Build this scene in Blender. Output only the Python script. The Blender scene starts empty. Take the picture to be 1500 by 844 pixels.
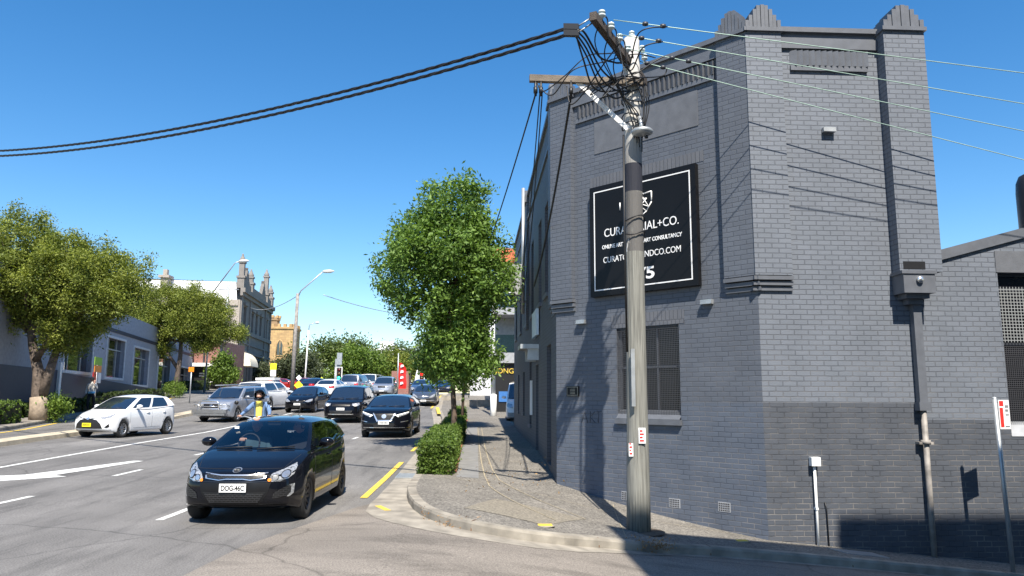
import bpy, bmesh, math, random
import numpy as np
from mathutils import Vector, Matrix
from mathutils.bvhtree import BVHTree
rad = math.radians
S = bpy.context.scene
COL = S.collection
random.seed(7)
# ------------------------------------------------------------ camera, world, sun, exposure
cam = bpy.data.cameras.new('camera'); camo = bpy.data.objects.new('camera', cam); COL.objects.link(camo)
cam.sensor_width = 36; cam.lens = 36*1100/1500; cam.clip_end = 3000; cam.clip_start = 0.05
Y_, P_, R_ = rad(2.7), rad(8.43), rad(0.3)
fw = Vector((math.sin(Y_)*math.cos(P_), math.cos(Y_)*math.cos(P_), math.sin(P_)))
rt = Vector((math.cos(Y_), -math.sin(Y_), 0)); up = rt.cross(fw)
r2 = rt*math.cos(R_) + up*math.sin(R_); u2 = up*math.cos(R_) - rt*math.sin(R_)
camo.matrix_world = Matrix(((r2.x, u2.x, -fw.x, 0), (r2.y, u2.y, -fw.y, 0), (r2.z, u2.z, -fw.z, 1.65), (0, 0, 0, 1)))
S.camera = camo
S.view_settings.view_transform = 'Standard'; S.view_settings.look = 'None'
S.view_settings.exposure = 0.95; S.view_settings.gamma = 1; S.view_settings.use_curve_mapping = False
ELEV = rad(54); AZ = 175.4
W = bpy.data.worlds.new('World'); S.world = W; W.use_nodes = True
nt = W.node_tree; bg = nt.nodes['Background']
sky = nt.nodes.new('ShaderNodeTexSky'); sky.sky_type = 'NISHITA'; sky.sun_disc = False
sky.sun_elevation = ELEV; sky.sun_rotation = rad(AZ); sky.air_density = 1.0; sky.dust_density = 0.3; sky.ozone_density = 2.0
hs = nt.nodes.new('ShaderNodeHueSaturation'); hs.inputs['Saturation'].default_value = 1.36; nt.links.new(sky.outputs[0], hs.inputs['Color']); nt.links.new(hs.outputs[0], bg.inputs[0]); bg.inputs[1].default_value = 0.1
sl = bpy.data.lights.new('sun', 'SUN'); sl.energy = 5.0; sl.angle = rad(0.5); sl.color = (1, .93, .82)
so = bpy.data.objects.new('sun', sl); COL.objects.link(so); so.location = (5, -20, 40)
sd = Vector((math.sin(rad(AZ))*math.cos(ELEV), math.cos(rad(AZ))*math.cos(ELEV), math.sin(ELEV)))
so.rotation_euler = sd.to_track_quat('Z', 'Y').to_euler()

# ------------------------------------------------------------ terrain function
def ss(a, b, x):
    t = min(1, max(0, (x-a)/(b-a))); return t*t*(3-2*t)
MY = [-60, 0, 12, 16, 24, 30, 37, 53, 65, 75, 90, 400]; MZ = [0, 0, 0, .04, .2, .28, .5, 1.15, 1.8, 2.1, 2.2, 2.2]
def gz(x, y):
    f = 1-ss(13, 20, y)*(1-ss(5, 7, x))
    s = .094*min(x, 60)+.27
    return float(np.interp(y, MY, MZ)) - s*ss(-1.5, 3, x)*f + (.012*min(30, max(0, -x-6)))*ss(0, 20, y)

# ------------------------------------------------------------ materials
def nd(t, k, **kw):
    n = t.nodes.new(k)
    for a, b in kw.items(): setattr(n, a, b)
    return n
def M(name, col, rough=.6, metal=0, var=.12, scale=6, bump=0, bscale=60, coat=0, spec=.5, detail=5, emit=0, coatr=.05):
    m = bpy.data.materials.new(name); m.use_nodes = True; t = m.node_tree; b = t.nodes['Principled BSDF']
    b.inputs['Roughness'].default_value = rough; b.inputs['Metallic'].default_value = metal
    b.inputs['Coat Weight'].default_value = coat; b.inputs['Coat Roughness'].default_value = coatr
    b.inputs['Specular IOR Level'].default_value = spec
    tc = nd(t, 'ShaderNodeTexCoord'); n = nd(t, 'ShaderNodeTexNoise'); n.inputs['Scale'].default_value = scale; n.inputs['Detail'].default_value = detail
    t.links.new(tc.outputs['Object'], n.inputs['Vector'])
    r = nd(t, 'ShaderNodeMapRange'); r.inputs[1].default_value = .3; r.inputs[2].default_value = .7
    r.inputs[3].default_value = 1-var; r.inputs[4].default_value = 1+var
    t.links.new(n.outputs[0], r.inputs[0])
    v = nd(t, 'ShaderNodeVectorMath', operation='SCALE'); v.inputs[0].default_value = col[:3]
    t.links.new(r.outputs[0], v.inputs['Scale']); t.links.new(v.outputs[0], b.inputs['Base Color'])
    if bump:
        n2 = nd(t, 'ShaderNodeTexNoise'); n2.inputs['Scale'].default_value = bscale; n2.inputs['Detail'].default_value = 4
        t.links.new(tc.outputs['Object'], n2.inputs['Vector'])
        bp = nd(t, 'ShaderNodeBump'); bp.inputs['Strength'].default_value = bump; bp.inputs['Distance'].default_value = .02
        t.links.new(n2.outputs[0], bp.inputs['Height']); t.links.new(bp.outputs[0], b.inputs['Normal'])
    if emit:
        b.inputs['Emission Color'].default_value = (*col[:3], 1); b.inputs['Emission Strength'].default_value = emit
    return m
def brick(name, c1, c2, mort, vcol=None, vz=None, rowh=.086, bw=.24, bump=.6, dusty=None, msz=.011, rough=.62):
    m = bpy.data.materials.new(name); m.use_nodes = True; t = m.node_tree; b = t.nodes['Principled BSDF']; L = t.links.new
    uv = nd(t, 'ShaderNodeUVMap')
    # a slight waver of the courses
    nz = nd(t, 'ShaderNodeTexNoise'); nz.inputs['Scale'].default_value = 5; nz.inputs['Detail'].default_value = 3; L(uv.outputs[0], nz.inputs['Vector'])
    sc = nd(t, 'ShaderNodeVectorMath', operation='SCALE'); sc.inputs['Scale'].default_value = .012; L(nz.outputs['Color'], sc.inputs[0])
    ad = nd(t, 'ShaderNodeVectorMath', operation='ADD'); L(uv.outputs[0], ad.inputs[0]); L(sc.outputs[0], ad.inputs[1])
    br = nd(t, 'ShaderNodeTexBrick'); br.offset = .5; br.squash_frequency = 2
    br.inputs['Scale'].default_value = 1; br.inputs['Brick Width'].default_value = bw; br.inputs['Row Height'].default_value = rowh
    br.inputs['Mortar Size'].default_value = msz; br.inputs['Mortar Smooth'].default_value = .3; br.inputs['Bias'].default_value = 0
    br.inputs['Color1'].default_value = (*c1, 1); br.inputs['Color2'].default_value = (*c2, 1); br.inputs['Mortar'].default_value = (*mort, 1)
    L(ad.outputs[0], br.inputs['Vector'])
    col = br.outputs['Color']
    n2 = nd(t, 'ShaderNodeTexNoise'); n2.inputs['Scale'].default_value = 1.3; n2.inputs['Detail'].default_value = 8; n2.inputs['Roughness'].default_value = .7; L(uv.outputs[0], n2.inputs['Vector'])
    r = nd(t, 'ShaderNodeMapRange'); r.inputs[1].default_value = .25; r.inputs[2].default_value = .75; r.inputs[3].default_value = .86; r.inputs[4].default_value = 1.14; L(n2.outputs[0], r.inputs[0])
    v = nd(t, 'ShaderNodeVectorMath', operation='SCALE'); L(col, v.inputs[0]); L(r.outputs[0], v.inputs['Scale']); col = v.outputs[0]
    sx = nd(t, 'ShaderNodeSeparateXYZ'); L(uv.outputs[0], sx.inputs[0])
    if vcol:   # a second coat of paint below a painted line
        lt = nd(t, 'ShaderNodeMath', operation='LESS_THAN'); gt = nd(t, 'ShaderNodeMath', operation='GREATER_THAN'); gt.inputs[1].default_value = 2.78; L(sx.outputs[0], gt.inputs[0]); mu = nd(t, 'ShaderNodeMath', operation='MULTIPLY_ADD'); mu.inputs[1].default_value = -.27 if vcol[0] < .9 else 0; mu.inputs[2].default_value = vz; L(gt.outputs[0], mu.inputs[0]); L(mu.outputs[0], lt.inputs[1]); L(sx.outputs[1], lt.inputs[0])
        mx = nd(t, 'ShaderNodeMix', data_type='RGBA', blend_type='MULTIPLY'); L(lt.outputs[0], mx.inputs[0]); L(col, mx.inputs[6]); mx.inputs[7].default_value = (*vcol, 1); col = mx.outputs[2]
    if dusty:  # pale dust lying in the joints of the lower courses
        d = nd(t, 'ShaderNodeMapRange'); d.inputs[1].default_value = dusty[0]; d.inputs[2].default_value = dusty[1]; d.inputs[3].default_value = dusty[2]; d.inputs[4].default_value = 0; L(sx.outputs[1], d.inputs[0])
        n3 = nd(t, 'ShaderNodeTexNoise'); n3.inputs['Scale'].default_value = 2.5; n3.inputs['Detail'].default_value = 6; L(uv.outputs[0], n3.inputs['Vector'])
        r3 = nd(t, 'ShaderNodeMapRange'); r3.inputs[1].default_value = .4; r3.inputs[2].default_value = .62; L(n3.outputs[0], r3.inputs[0])
        ml = nd(t, 'ShaderNodeMath', operation='MULTIPLY'); L(d.outputs[0], ml.inputs[0]); L(r3.outputs[0], ml.inputs[1])
        ml2 = nd(t, 'ShaderNodeMath', operation='MULTIPLY'); L(ml.outputs[0], ml2.inputs[0]); L(br.outputs['Fac'], ml2.inputs[1])
        mx = nd(t, 'ShaderNodeMix', data_type='RGBA'); L(ml2.outputs[0], mx.inputs[0]); L(col, mx.inputs[6]); mx.inputs[7].default_value = (.4, .37, .34, 1); col = mx.outputs[2]
    L(col, b.inputs['Base Color']); b.inputs['Roughness'].default_value = rough
    n4 = nd(t, 'ShaderNodeTexNoise'); n4.inputs['Scale'].default_value = 45; n4.inputs['Detail'].default_value = 3; L(uv.outputs[0], n4.inputs['Vector'])
    inv = nd(t, 'ShaderNodeMath', operation='MULTIPLY_ADD'); inv.inputs[1].default_value = -1; inv.inputs[2].default_value = 1; L(br.outputs['Fac'], inv.inputs[0])
    ma = nd(t, 'ShaderNodeMath', operation='MULTIPLY_ADD'); ma.inputs[1].default_value = .22; L(n4.outputs[0], ma.inputs[0]); L(inv.outputs[0], ma.inputs[2])
    bp = nd(t, 'ShaderNodeBump'); bp.inputs['Strength'].default_value = bump; bp.inputs['Distance'].default_value = .012
    L(ma.outputs[0], bp.inputs['Height']); L(bp.outputs[0], b.inputs['Normal'])
    return m
def foliage(name, c1, c2, trans=.25):
    m = bpy.data.materials.new(name); m.use_nodes = True; t = m.node_tree; b = t.nodes['Principled BSDF']; L = t.links.new
    a = nd(t, 'ShaderNodeVertexColor', layer_name='leaf'); sx = nd(t, 'ShaderNodeSeparateColor'); L(a.outputs[0], sx.inputs[0])
    mx = nd(t, 'ShaderNodeMix', data_type='RGBA'); L(sx.outputs[0], mx.inputs[0]); mx.inputs[6].default_value = (*c1, 1); mx.inputs[7].default_value = (*c2, 1)
    L(mx.outputs[2], b.inputs['Base Color']); b.inputs['Roughness'].default_value = .55; b.inputs['Specular IOR Level'].default_value = .3
    tr = nd(t, 'ShaderNodeBsdfTranslucent'); br = nd(t, 'ShaderNodeVectorMath', operation='MULTIPLY'); L(mx.outputs[2], br.inputs[0]); br.inputs[1].default_value = (1.5, 1.6, .7); L(br.outputs[0], tr.inputs[0])
    ms = nd(t, 'ShaderNodeMixShader'); ms.inputs[0].default_value = trans
    L(b.outputs[0], ms.inputs[1]); L(tr.outputs[0], ms.inputs[2]); L(ms.outputs[0], t.nodes['Material Output'].inputs[0])
    return m
def glassmat(name, tint, refl=.12):
    m = bpy.data.materials.new(name); m.use_nodes = True; t = m.node_tree; L = t.links.new
    t.nodes.remove(t.nodes['Principled BSDF'])
    tr = nd(t, 'ShaderNodeBsdfTransparent'); tr.inputs[0].default_value = (*tint, 1)
    gl = nd(t, 'ShaderNodeBsdfGlossy'); gl.inputs['Roughness'].default_value = .03; gl.inputs[0].default_value = (1, 1, 1, 1)
    fr = nd(t, 'ShaderNodeFresnel'); fr.inputs[0].default_value = 1.5
    mm = nd(t, 'ShaderNodeMath', operation='MULTIPLY_ADD'); mm.inputs[1].default_value = 1.0; mm.inputs[2].default_value = refl; mm.use_clamp = True; L(fr.outputs[0], mm.inputs[0])
    ms = nd(t, 'ShaderNodeMixShader'); L(mm.outputs[0], ms.inputs[0]); L(tr.outputs[0], ms.inputs[1]); L(gl.outputs[0], ms.inputs[2]); L(ms.outputs[0], t.nodes['Material Output'].inputs[0])
    return m
def asphalt(name, base, patch=.18, tint=(1, 1, 1), stretch=(1, .12, 1)):
    m = bpy.data.materials.new(name); m.use_nodes = True; t = m.node_tree; b = t.nodes['Principled BSDF']; L = t.links.new
    tc = nd(t, 'ShaderNodeTexCoord'); O = tc.outputs['Object']
    mp = nd(t, 'ShaderNodeMapping'); mp.inputs['Scale'].default_value = stretch; L(O, mp.inputs[0])
    def noise(vec, s, d, lo, hi, a=.3, bb=.7, rg=.5):
        n = nd(t, 'ShaderNodeTexNoise'); n.inputs['Scale'].default_value = s; n.inputs['Detail'].default_value = d; n.inputs['Roughness'].default_value = rg; L(vec, n.inputs['Vector'])
        r = nd(t, 'ShaderNodeMapRange'); r.inputs[1].default_value = a; r.inputs[2].default_value = bb; r.inputs[3].default_value = lo; r.inputs[4].default_value = hi; L(n.outputs[0], r.inputs[0]); return r.outputs[0]
    fine = noise(O, 55, 3, .62, 1.4); grain = noise(O, 160, 2, .7, 1.3); lanes = noise(mp.outputs[0], 1.1, 4, 1-patch, 1+patch); big = noise(O, .35, 5, 1-patch, 1+patch, rg=.65)
    c = fine
    for k in (grain, lanes, big):
        x = nd(t, 'ShaderNodeMath', operation='MULTIPLY'); L(c, x.inputs[0]); L(k, x.inputs[1]); c = x.outputs[0]
    st = noise(mp.outputs[0], 2.6, 6, .72, 1.0, .36, .5, .7); x = nd(t, 'ShaderNodeMath', operation='MULTIPLY'); L(c, x.inputs[0]); L(st, x.inputs[1]); c = x.outputs[0]
    # thin cracks
    vo = nd(t, 'ShaderNodeTexVoronoi', feature='DISTANCE_TO_EDGE'); vo.inputs['Scale'].default_value = .22
    wn = nd(t, 'ShaderNodeTexNoise'); wn.inputs['Scale'].default_value = 1.2; wn.inputs['Detail'].default_value = 6; L(O, wn.inputs['Vector'])
    mxv = nd(t, 'ShaderNodeMix', data_type='VECTOR'); mxv.inputs[0].default_value = .3; L(O, mxv.inputs[4]); L(wn.outputs['Color'], mxv.inputs[5]); L(mxv.outputs[1], vo.inputs['Vector'])
    cr = nd(t, 'ShaderNodeMapRange'); cr.inputs[1].default_value = .0; cr.inputs[2].default_value = .004; cr.inputs[3].default_value = .6; cr.inputs[4].default_value = 1; L(vo.outputs[0], cr.inputs[0])
    x = nd(t, 'ShaderNodeMath', operation='MULTIPLY'); L(c, x.inputs[0]); L(cr.outputs[0], x.inputs[1]); c = x.outputs[0]
    v = nd(t, 'ShaderNodeVectorMath', operation='SCALE'); v.inputs[0].default_value = [base*k for k in tint]; L(c, v.inputs['Scale']); L(v.outputs[0], b.inputs['Base Color'])
    b.inputs['Roughness'].default_value = .82; b.inputs['Specular IOR Level'].default_value = .35
    n = nd(t, 'ShaderNodeTexNoise'); n.inputs['Scale'].default_value = 90; n.inputs['Detail'].default_value = 3; L(O, n.inputs['Vector'])
    bp = nd(t, 'ShaderNodeBump'); bp.inputs['Strength'].default_value = .5; bp.inputs['Distance'].default_value = .008; L(n.outputs[0], bp.inputs['Height']); L(bp.outputs[0], b.inputs['Normal'])
    return m

GREY = (.098, .104, .119)
MAT = dict(
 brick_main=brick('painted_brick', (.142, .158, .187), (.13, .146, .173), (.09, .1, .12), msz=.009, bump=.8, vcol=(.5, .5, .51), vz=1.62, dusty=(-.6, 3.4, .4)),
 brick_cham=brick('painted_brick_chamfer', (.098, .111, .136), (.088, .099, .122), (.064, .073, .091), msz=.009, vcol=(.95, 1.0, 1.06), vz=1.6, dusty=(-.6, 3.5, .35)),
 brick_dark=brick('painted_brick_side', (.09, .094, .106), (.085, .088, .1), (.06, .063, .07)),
 soldier=brick('painted_soldier_brick', (.115, .12, .136), (.102, .108, .124), (.08, .084, .095), rowh=.26, bw=.086),
 render=M('painted_render', (.112, .118, .132), .6, bump=.15),
 trim=M('painted_trim', (.105, .113, .13), .5, bump=.08),
 darkpaint=M('charcoal_paint', (.035, .038, .046), .45),
 asphalt=asphalt('asphalt', .148, .2, (1.0, .96, .92)), asphalt2=asphalt('side_asphalt', .185, .12, (1.09, .97, .84), (.3, .8, 1)),
 concrete=M('concrete', (.265, .24, .2), .85, var=.32, scale=3.5, bump=.3, bscale=120),
 earth=M('earth', (.09, .1, .05), .9, var=.3, scale=.5),
 white=M('white_road_paint', (.6, .6, .58), .65, var=.32, scale=14, detail=9),
 yellow=M('yellow_road_paint', (.68, .47, .06), .6, var=.18, scale=12),
 timber=None,
 black=M('black_plastic', (.012, .012, .013), .45), rubber=M('rubber', (.018, .018, .018), .8),
 steel=M('galvanised_steel', (.42, .44, .45), .45, .6), chrome=M('chrome', (.75, .74, .72), .22, .85, var=.03),
 alloy=M('alloy', (.38, .39, .41), .3, .8), darkalloy=M('dark_alloy', (.06, .06, .065), .35, .6),
 whitepaint=M('white_paint', (.78, .78, .76), .45, var=.05), cable=M('cable_black', (.01, .01, .011), .5),
 copper=M('weathered_copper', (.36, .5, .42), .45, .3), porcelain=M('porcelain', (.6, .68, .68), .15),
 glass=M('dark_glass', (.012, .015, .02), .04, var=.02, spec=1.0, coat=1.0), 
 red=M('red_plastic', (.6, .02, .015), .3), amber=M('amber_plastic', (.8, .25, .02), .3),
 signwhite=M('sign_white', (.8, .8, .8), .4, var=.03), signblack=M('sign_black', (.006, .006, .007), .4, var=.05, spec=.25),
 plate_y=M('yellow_plate', (.85, .72, .02), .4, var=.03), plate_w=M('white_plate', (.75, .75, .74), .4, var=.03),
 skin=M('skin', (.5, .28, .2), .5), denim=M('denim', (.12, .2, .36), .8), yshirt=M('yellow_cloth', (.8, .62, .12), .8), hair=M('hair', (.03, .02, .015), .6),
 wallL=M('blue_grey_render', (.31, .325, .37), .8, bump=.1), wallLw=M('pale_render', (.55, .56, .58), .8), navy=M('navy_paint', (.028, .032, .055), .6),
 classic=M('grey_stucco', (.2, .185, .17), .8, scale=2, bump=.1), classic_side=M('beige_board', (.33, .29, .25), .8),
 sand=brick('sandstone', (.5, .33, .15), (.38, .25, .12), (.3, .2, .11), rowh=.45, bw=.9, msz=.02, rough=.85),
 redbrick=brick('red_brick', (.3, .1, .07), (.22, .07, .05), (.3, .24, .2)),
 whiteroof=M('white_roof', (.85, .85, .85), .5, var=.03), terracotta=M('terracotta', (.5, .13, .05), .7), greywall=M('mid_grey_render', (.3, .31, .32), .7),
 bark=M('bark', (.11, .085, .068), .9, var=.55, scale=5, bump=.9, bscale=18, detail=8), bark2=M('brown_bark', (.1, .07, .05), .9, var=.3, bump=.6),
 barkdust=M('pale_flaking_bark', (.3, .24, .18), .9, var=.3, scale=6, bump=.5), soil=M('soil', (.16, .09, .05), .9, var=.3, bump=.5),
 leafR=foliage('leaf_glossy', (.06, .12, .024), (.2, .31, .065)), leafL=foliage('leaf_olive', (.075, .105, .018), (.27, .3, .055)),
 leafH=foliage('leaf_hedge', (.05, .095, .015), (.15, .22, .04)), leafD=foliage('leaf_dark', (.03, .05, .015), (.07, .1, .03)), leafF=foliage('leaf_far', (.05, .085, .02), (.15, .19, .05)), leafG=foliage('leaf_greygreen', (.05, .065, .035), (.11, .13, .07)), leafB=foliage('leaf_bright', (.07, .12, .02), (.17, .25, .04)),
)
# exposed aggregate footpath
def aggregate():
    m = bpy.data.materials.new('exposed_aggregate'); m.use_nodes = True; t = m.node_tree; b = t.nodes['Principled BSDF']; L = t.links.new
    tc = nd(t, 'ShaderNodeTexCoord'); O = tc.outputs['Object']
    vo = nd(t, 'ShaderNodeTexVoronoi'); vo.inputs['Scale'].default_value = 42; L(O, vo.inputs['Vector'])
    sx = nd(t, 'ShaderNodeSeparateColor'); L(vo.outputs['Color'], sx.inputs[0])
    r = nd(t, 'ShaderNodeMapRange'); r.inputs[3].default_value = .45; r.inputs[4].default_value = 1.5; L(sx.outputs[0], r.inputs[0])
    n = nd(t, 'ShaderNodeTexNoise'); n.inputs['Scale'].default_value = .9; n.inputs['Detail'].default_value = 7; n.inputs['Roughness'].default_value = .7; L(O, n.inputs['Vector'])
    r2 = nd(t, 'ShaderNodeMapRange'); r2.inputs[1].default_value = .3; r2.inputs[2].default_value = .7; r2.inputs[3].default_value = .75; r2.inputs[4].default_value = 1.25; L(n.outputs[0], r2.inputs[0])
    x = nd(t, 'ShaderNodeMath', operation='MULTIPLY'); L(r.outputs[0], x.inputs[0]); L(r2.outputs[0], x.inputs[1])
    v = nd(t, 'ShaderNodeVectorMath', operation='SCALE'); v.inputs[0].default_value = (.165, .152, .132); L(x.outputs[0], v.inputs['Scale']); L(v.outputs[0], b.inputs['Base Color'])
    b.inputs['Roughness'].default_value = .85
    bp = nd(t, 'ShaderNodeBump'); bp.inputs['Strength'].default_value = .4; bp.inputs['Distance'].default_value = .006; L(sx.outputs[1], bp.inputs['Height']); L(bp.outputs[0], b.inputs['Normal'])
    return m
MAT['aggregate'] = aggregate()
def polemat():
    m = bpy.data.materials.new('weathered_pole_timber'); m.use_nodes = True; t = m.node_tree; b = t.nodes['Principled BSDF']; L = t.links.new
    tc = nd(t, 'ShaderNodeTexCoord'); O = tc.outputs['Object']
    mp = nd(t, 'ShaderNodeMapping'); mp.inputs['Scale'].default_value = (26, 26, 1.0); L(O, mp.inputs[0])
    n = nd(t, 'ShaderNodeTexNoise'); n.inputs['Scale'].default_value = 1.5; n.inputs['Detail'].default_value = 8; L(mp.outputs[0], n.inputs['Vector'])
    r = nd(t, 'ShaderNodeMapRange'); r.inputs[1].default_value = .3; r.inputs[2].default_value = .7; r.inputs[3].default_value = .6; r.inputs[4].default_value = 1.35; L(n.outputs[0], r.inputs[0])
    v = nd(t, 'ShaderNodeVectorMath', operation='SCALE'); v.inputs[0].default_value = (.2, .198, .175); L(r.outputs[0], v.inputs['Scale'])
    sx = nd(t, 'ShaderNodeSeparateXYZ'); L(O, sx.inputs[0])
    # blotched white and black old paint on the upper half
    mp2 = nd(t, 'ShaderNodeMapping'); mp2.inputs['Scale'].default_value = (3, 3, 1.2); L(O, mp2.inputs[0])
    n2 = nd(t, 'ShaderNodeTexNoise'); n2.inputs['Scale'].default_value = 1.6; n2.inputs['Detail'].default_value = 5; L(mp2.outputs[0], n2.inputs['Vector'])
    a = nd(t, 'ShaderNodeMath', operation='GREATER_THAN'); a.inputs[1].default_value = 4.05; L(sx.outputs[2], a.inputs[0])
    ra = nd(t, 'ShaderNodeMapRange'); ra.inputs[1].default_value = .33; ra.inputs[2].default_value = .4; L(n2.outputs[0], ra.inputs[0])
    m1 = nd(t, 'ShaderNodeMath', operation='MULTIPLY'); L(a.outputs[0], m1.inputs[0]); L(ra.outputs[0], m1.inputs[1])
    gr = nd(t, 'ShaderNodeMapRange'); gr.inputs[1].default_value = 5.2; gr.inputs[2].default_value = 6.2; L(sx.outputs[2], gr.inputs[0])
    cm = nd(t, 'ShaderNodeMix', data_type='RGBA'); L(gr.outputs[0], cm.inputs[0]); cm.inputs[6].default_value = (.11, .105, .1, 1); cm.inputs[7].default_value = (.45, .44, .42, 1)
    mx = nd(t, 'ShaderNodeMix', data_type='RGBA'); L(m1.outputs[0], mx.inputs[0]); L(v.outputs[0], mx.inputs[6]); L(cm.outputs[2], mx.inputs[7])
    bk = nd(t, 'ShaderNodeMath', operation='COMPARE'); bk.inputs[1].default_value = 5.3; bk.inputs[2].default_value = .24; L(sx.outputs[2], bk.inputs[0])
    mx2 = nd(t, 'ShaderNodeMix', data_type='RGBA'); L(bk.outputs[0], mx2.inputs[0]); L(mx.outputs[2], mx2.inputs[6]); mx2.inputs[7].default_value = (.015, .017, .028, 1)
    # bare pale flakes
    ra2 = nd(t, 'ShaderNodeMapRange'); ra2.inputs[1].default_value = .6; ra2.inputs[2].default_value = .62; L(n2.outputs[0], ra2.inputs[0])
    m3 = nd(t, 'ShaderNodeMath', operation='MULTIPLY'); L(a.outputs[0], m3.inputs[0]); L(ra2.outputs[0], m3.inputs[1])
    mx3 = nd(t, 'ShaderNodeMix', data_type='RGBA'); L(m3.outputs[0], mx3.inputs[0]); L(mx2.outputs[2], mx3.inputs[6]); mx3.inputs[7].default_value = (.6, .58, .54, 1)
    L(mx3.outputs[2], b.inputs['Base Color']); b.inputs['Roughness'].default_value = .8
    bp = nd(t, 'ShaderNodeBump'); bp.inputs['Strength'].default_value = .7; bp.inputs['Distance'].default_value = .02; L(n.outputs[0], bp.inputs['Height']); L(bp.outputs[0], b.inputs['Normal'])
    return m
MAT['timber'] = polemat()
MAT['armtimber'] = M('crossarm_timber', (.17, .14, .11), .85, var=.35, scale=4, bump=.5)
def honey(name, sc=30):
    m = bpy.data.materials.new(name); m.use_nodes = True; t = m.node_tree; b = t.nodes['Principled BSDF']; L = t.links.new
    tc = nd(t, 'ShaderNodeTexCoord'); mp = nd(t, 'ShaderNodeMapping'); mp.inputs['Rotation'].default_value = (rad(90), 0, 0); L(tc.outputs['Object'], mp.inputs[0])
    br = nd(t, 'ShaderNodeTexBrick'); br.inputs['Scale'].default_value = 1; br.inputs['Brick Width'].default_value = .06; br.inputs['Row Height'].default_value = .026; br.inputs['Mortar Size'].default_value = .005
    br.inputs['Color1'].default_value = br.inputs['Color2'].default_value = (.003, .003, .003, 1); br.inputs['Mortar'].default_value = (.03, .03, .032, 1); L(mp.outputs[0], br.inputs['Vector'])
    L(br.outputs['Color'], b.inputs['Base Color']); b.inputs['Roughness'].default_value = .4
    bp = nd(t, 'ShaderNodeBump'); bp.inputs['Distance'].default_value = .01; L(br.outputs['Fac'], bp.inputs['Height']); L(bp.outputs[0], b.inputs['Normal'])
    return m
MAT['grille'] = honey('grille_mesh')
def wiremesh(name, col, hole, sp=.035):
    m = bpy.data.materials.new(name); m.use_nodes = True; t = m.node_tree; b = t.nodes['Principled BSDF']; L = t.links.new
    uv = nd(t, 'ShaderNodeUVMap'); br = nd(t, 'ShaderNodeTexBrick'); br.offset = 0; br.inputs['Scale'].default_value = 1; br.inputs['Brick Width'].default_value = sp; br.inputs['Row Height'].default_value = sp; br.inputs['Mortar Size'].default_value = sp*.13
    L(uv.outputs[0], br.inputs['Vector']); b.inputs['Base Color'].default_value = (*col, 1); b.inputs['Roughness'].default_value = .5
    tr = nd(t, 'ShaderNodeBsdfTransparent'); ms = nd(t, 'ShaderNodeMixShader'); L(br.outputs['Fac'], ms.inputs[0]); L(tr.outputs[0], ms.inputs[1]); L(b.outputs[0], ms.inputs[2]); L(ms.outputs[0], t.nodes['Material Output'].inputs[0])
    return m
MAT['meshdark'] = wiremesh('dark_wire_mesh', (.045, .045, .05), 0); MAT['meshpale'] = wiremesh('pale_wire_mesh', (.24, .25, .25), 0, .055)

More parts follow.
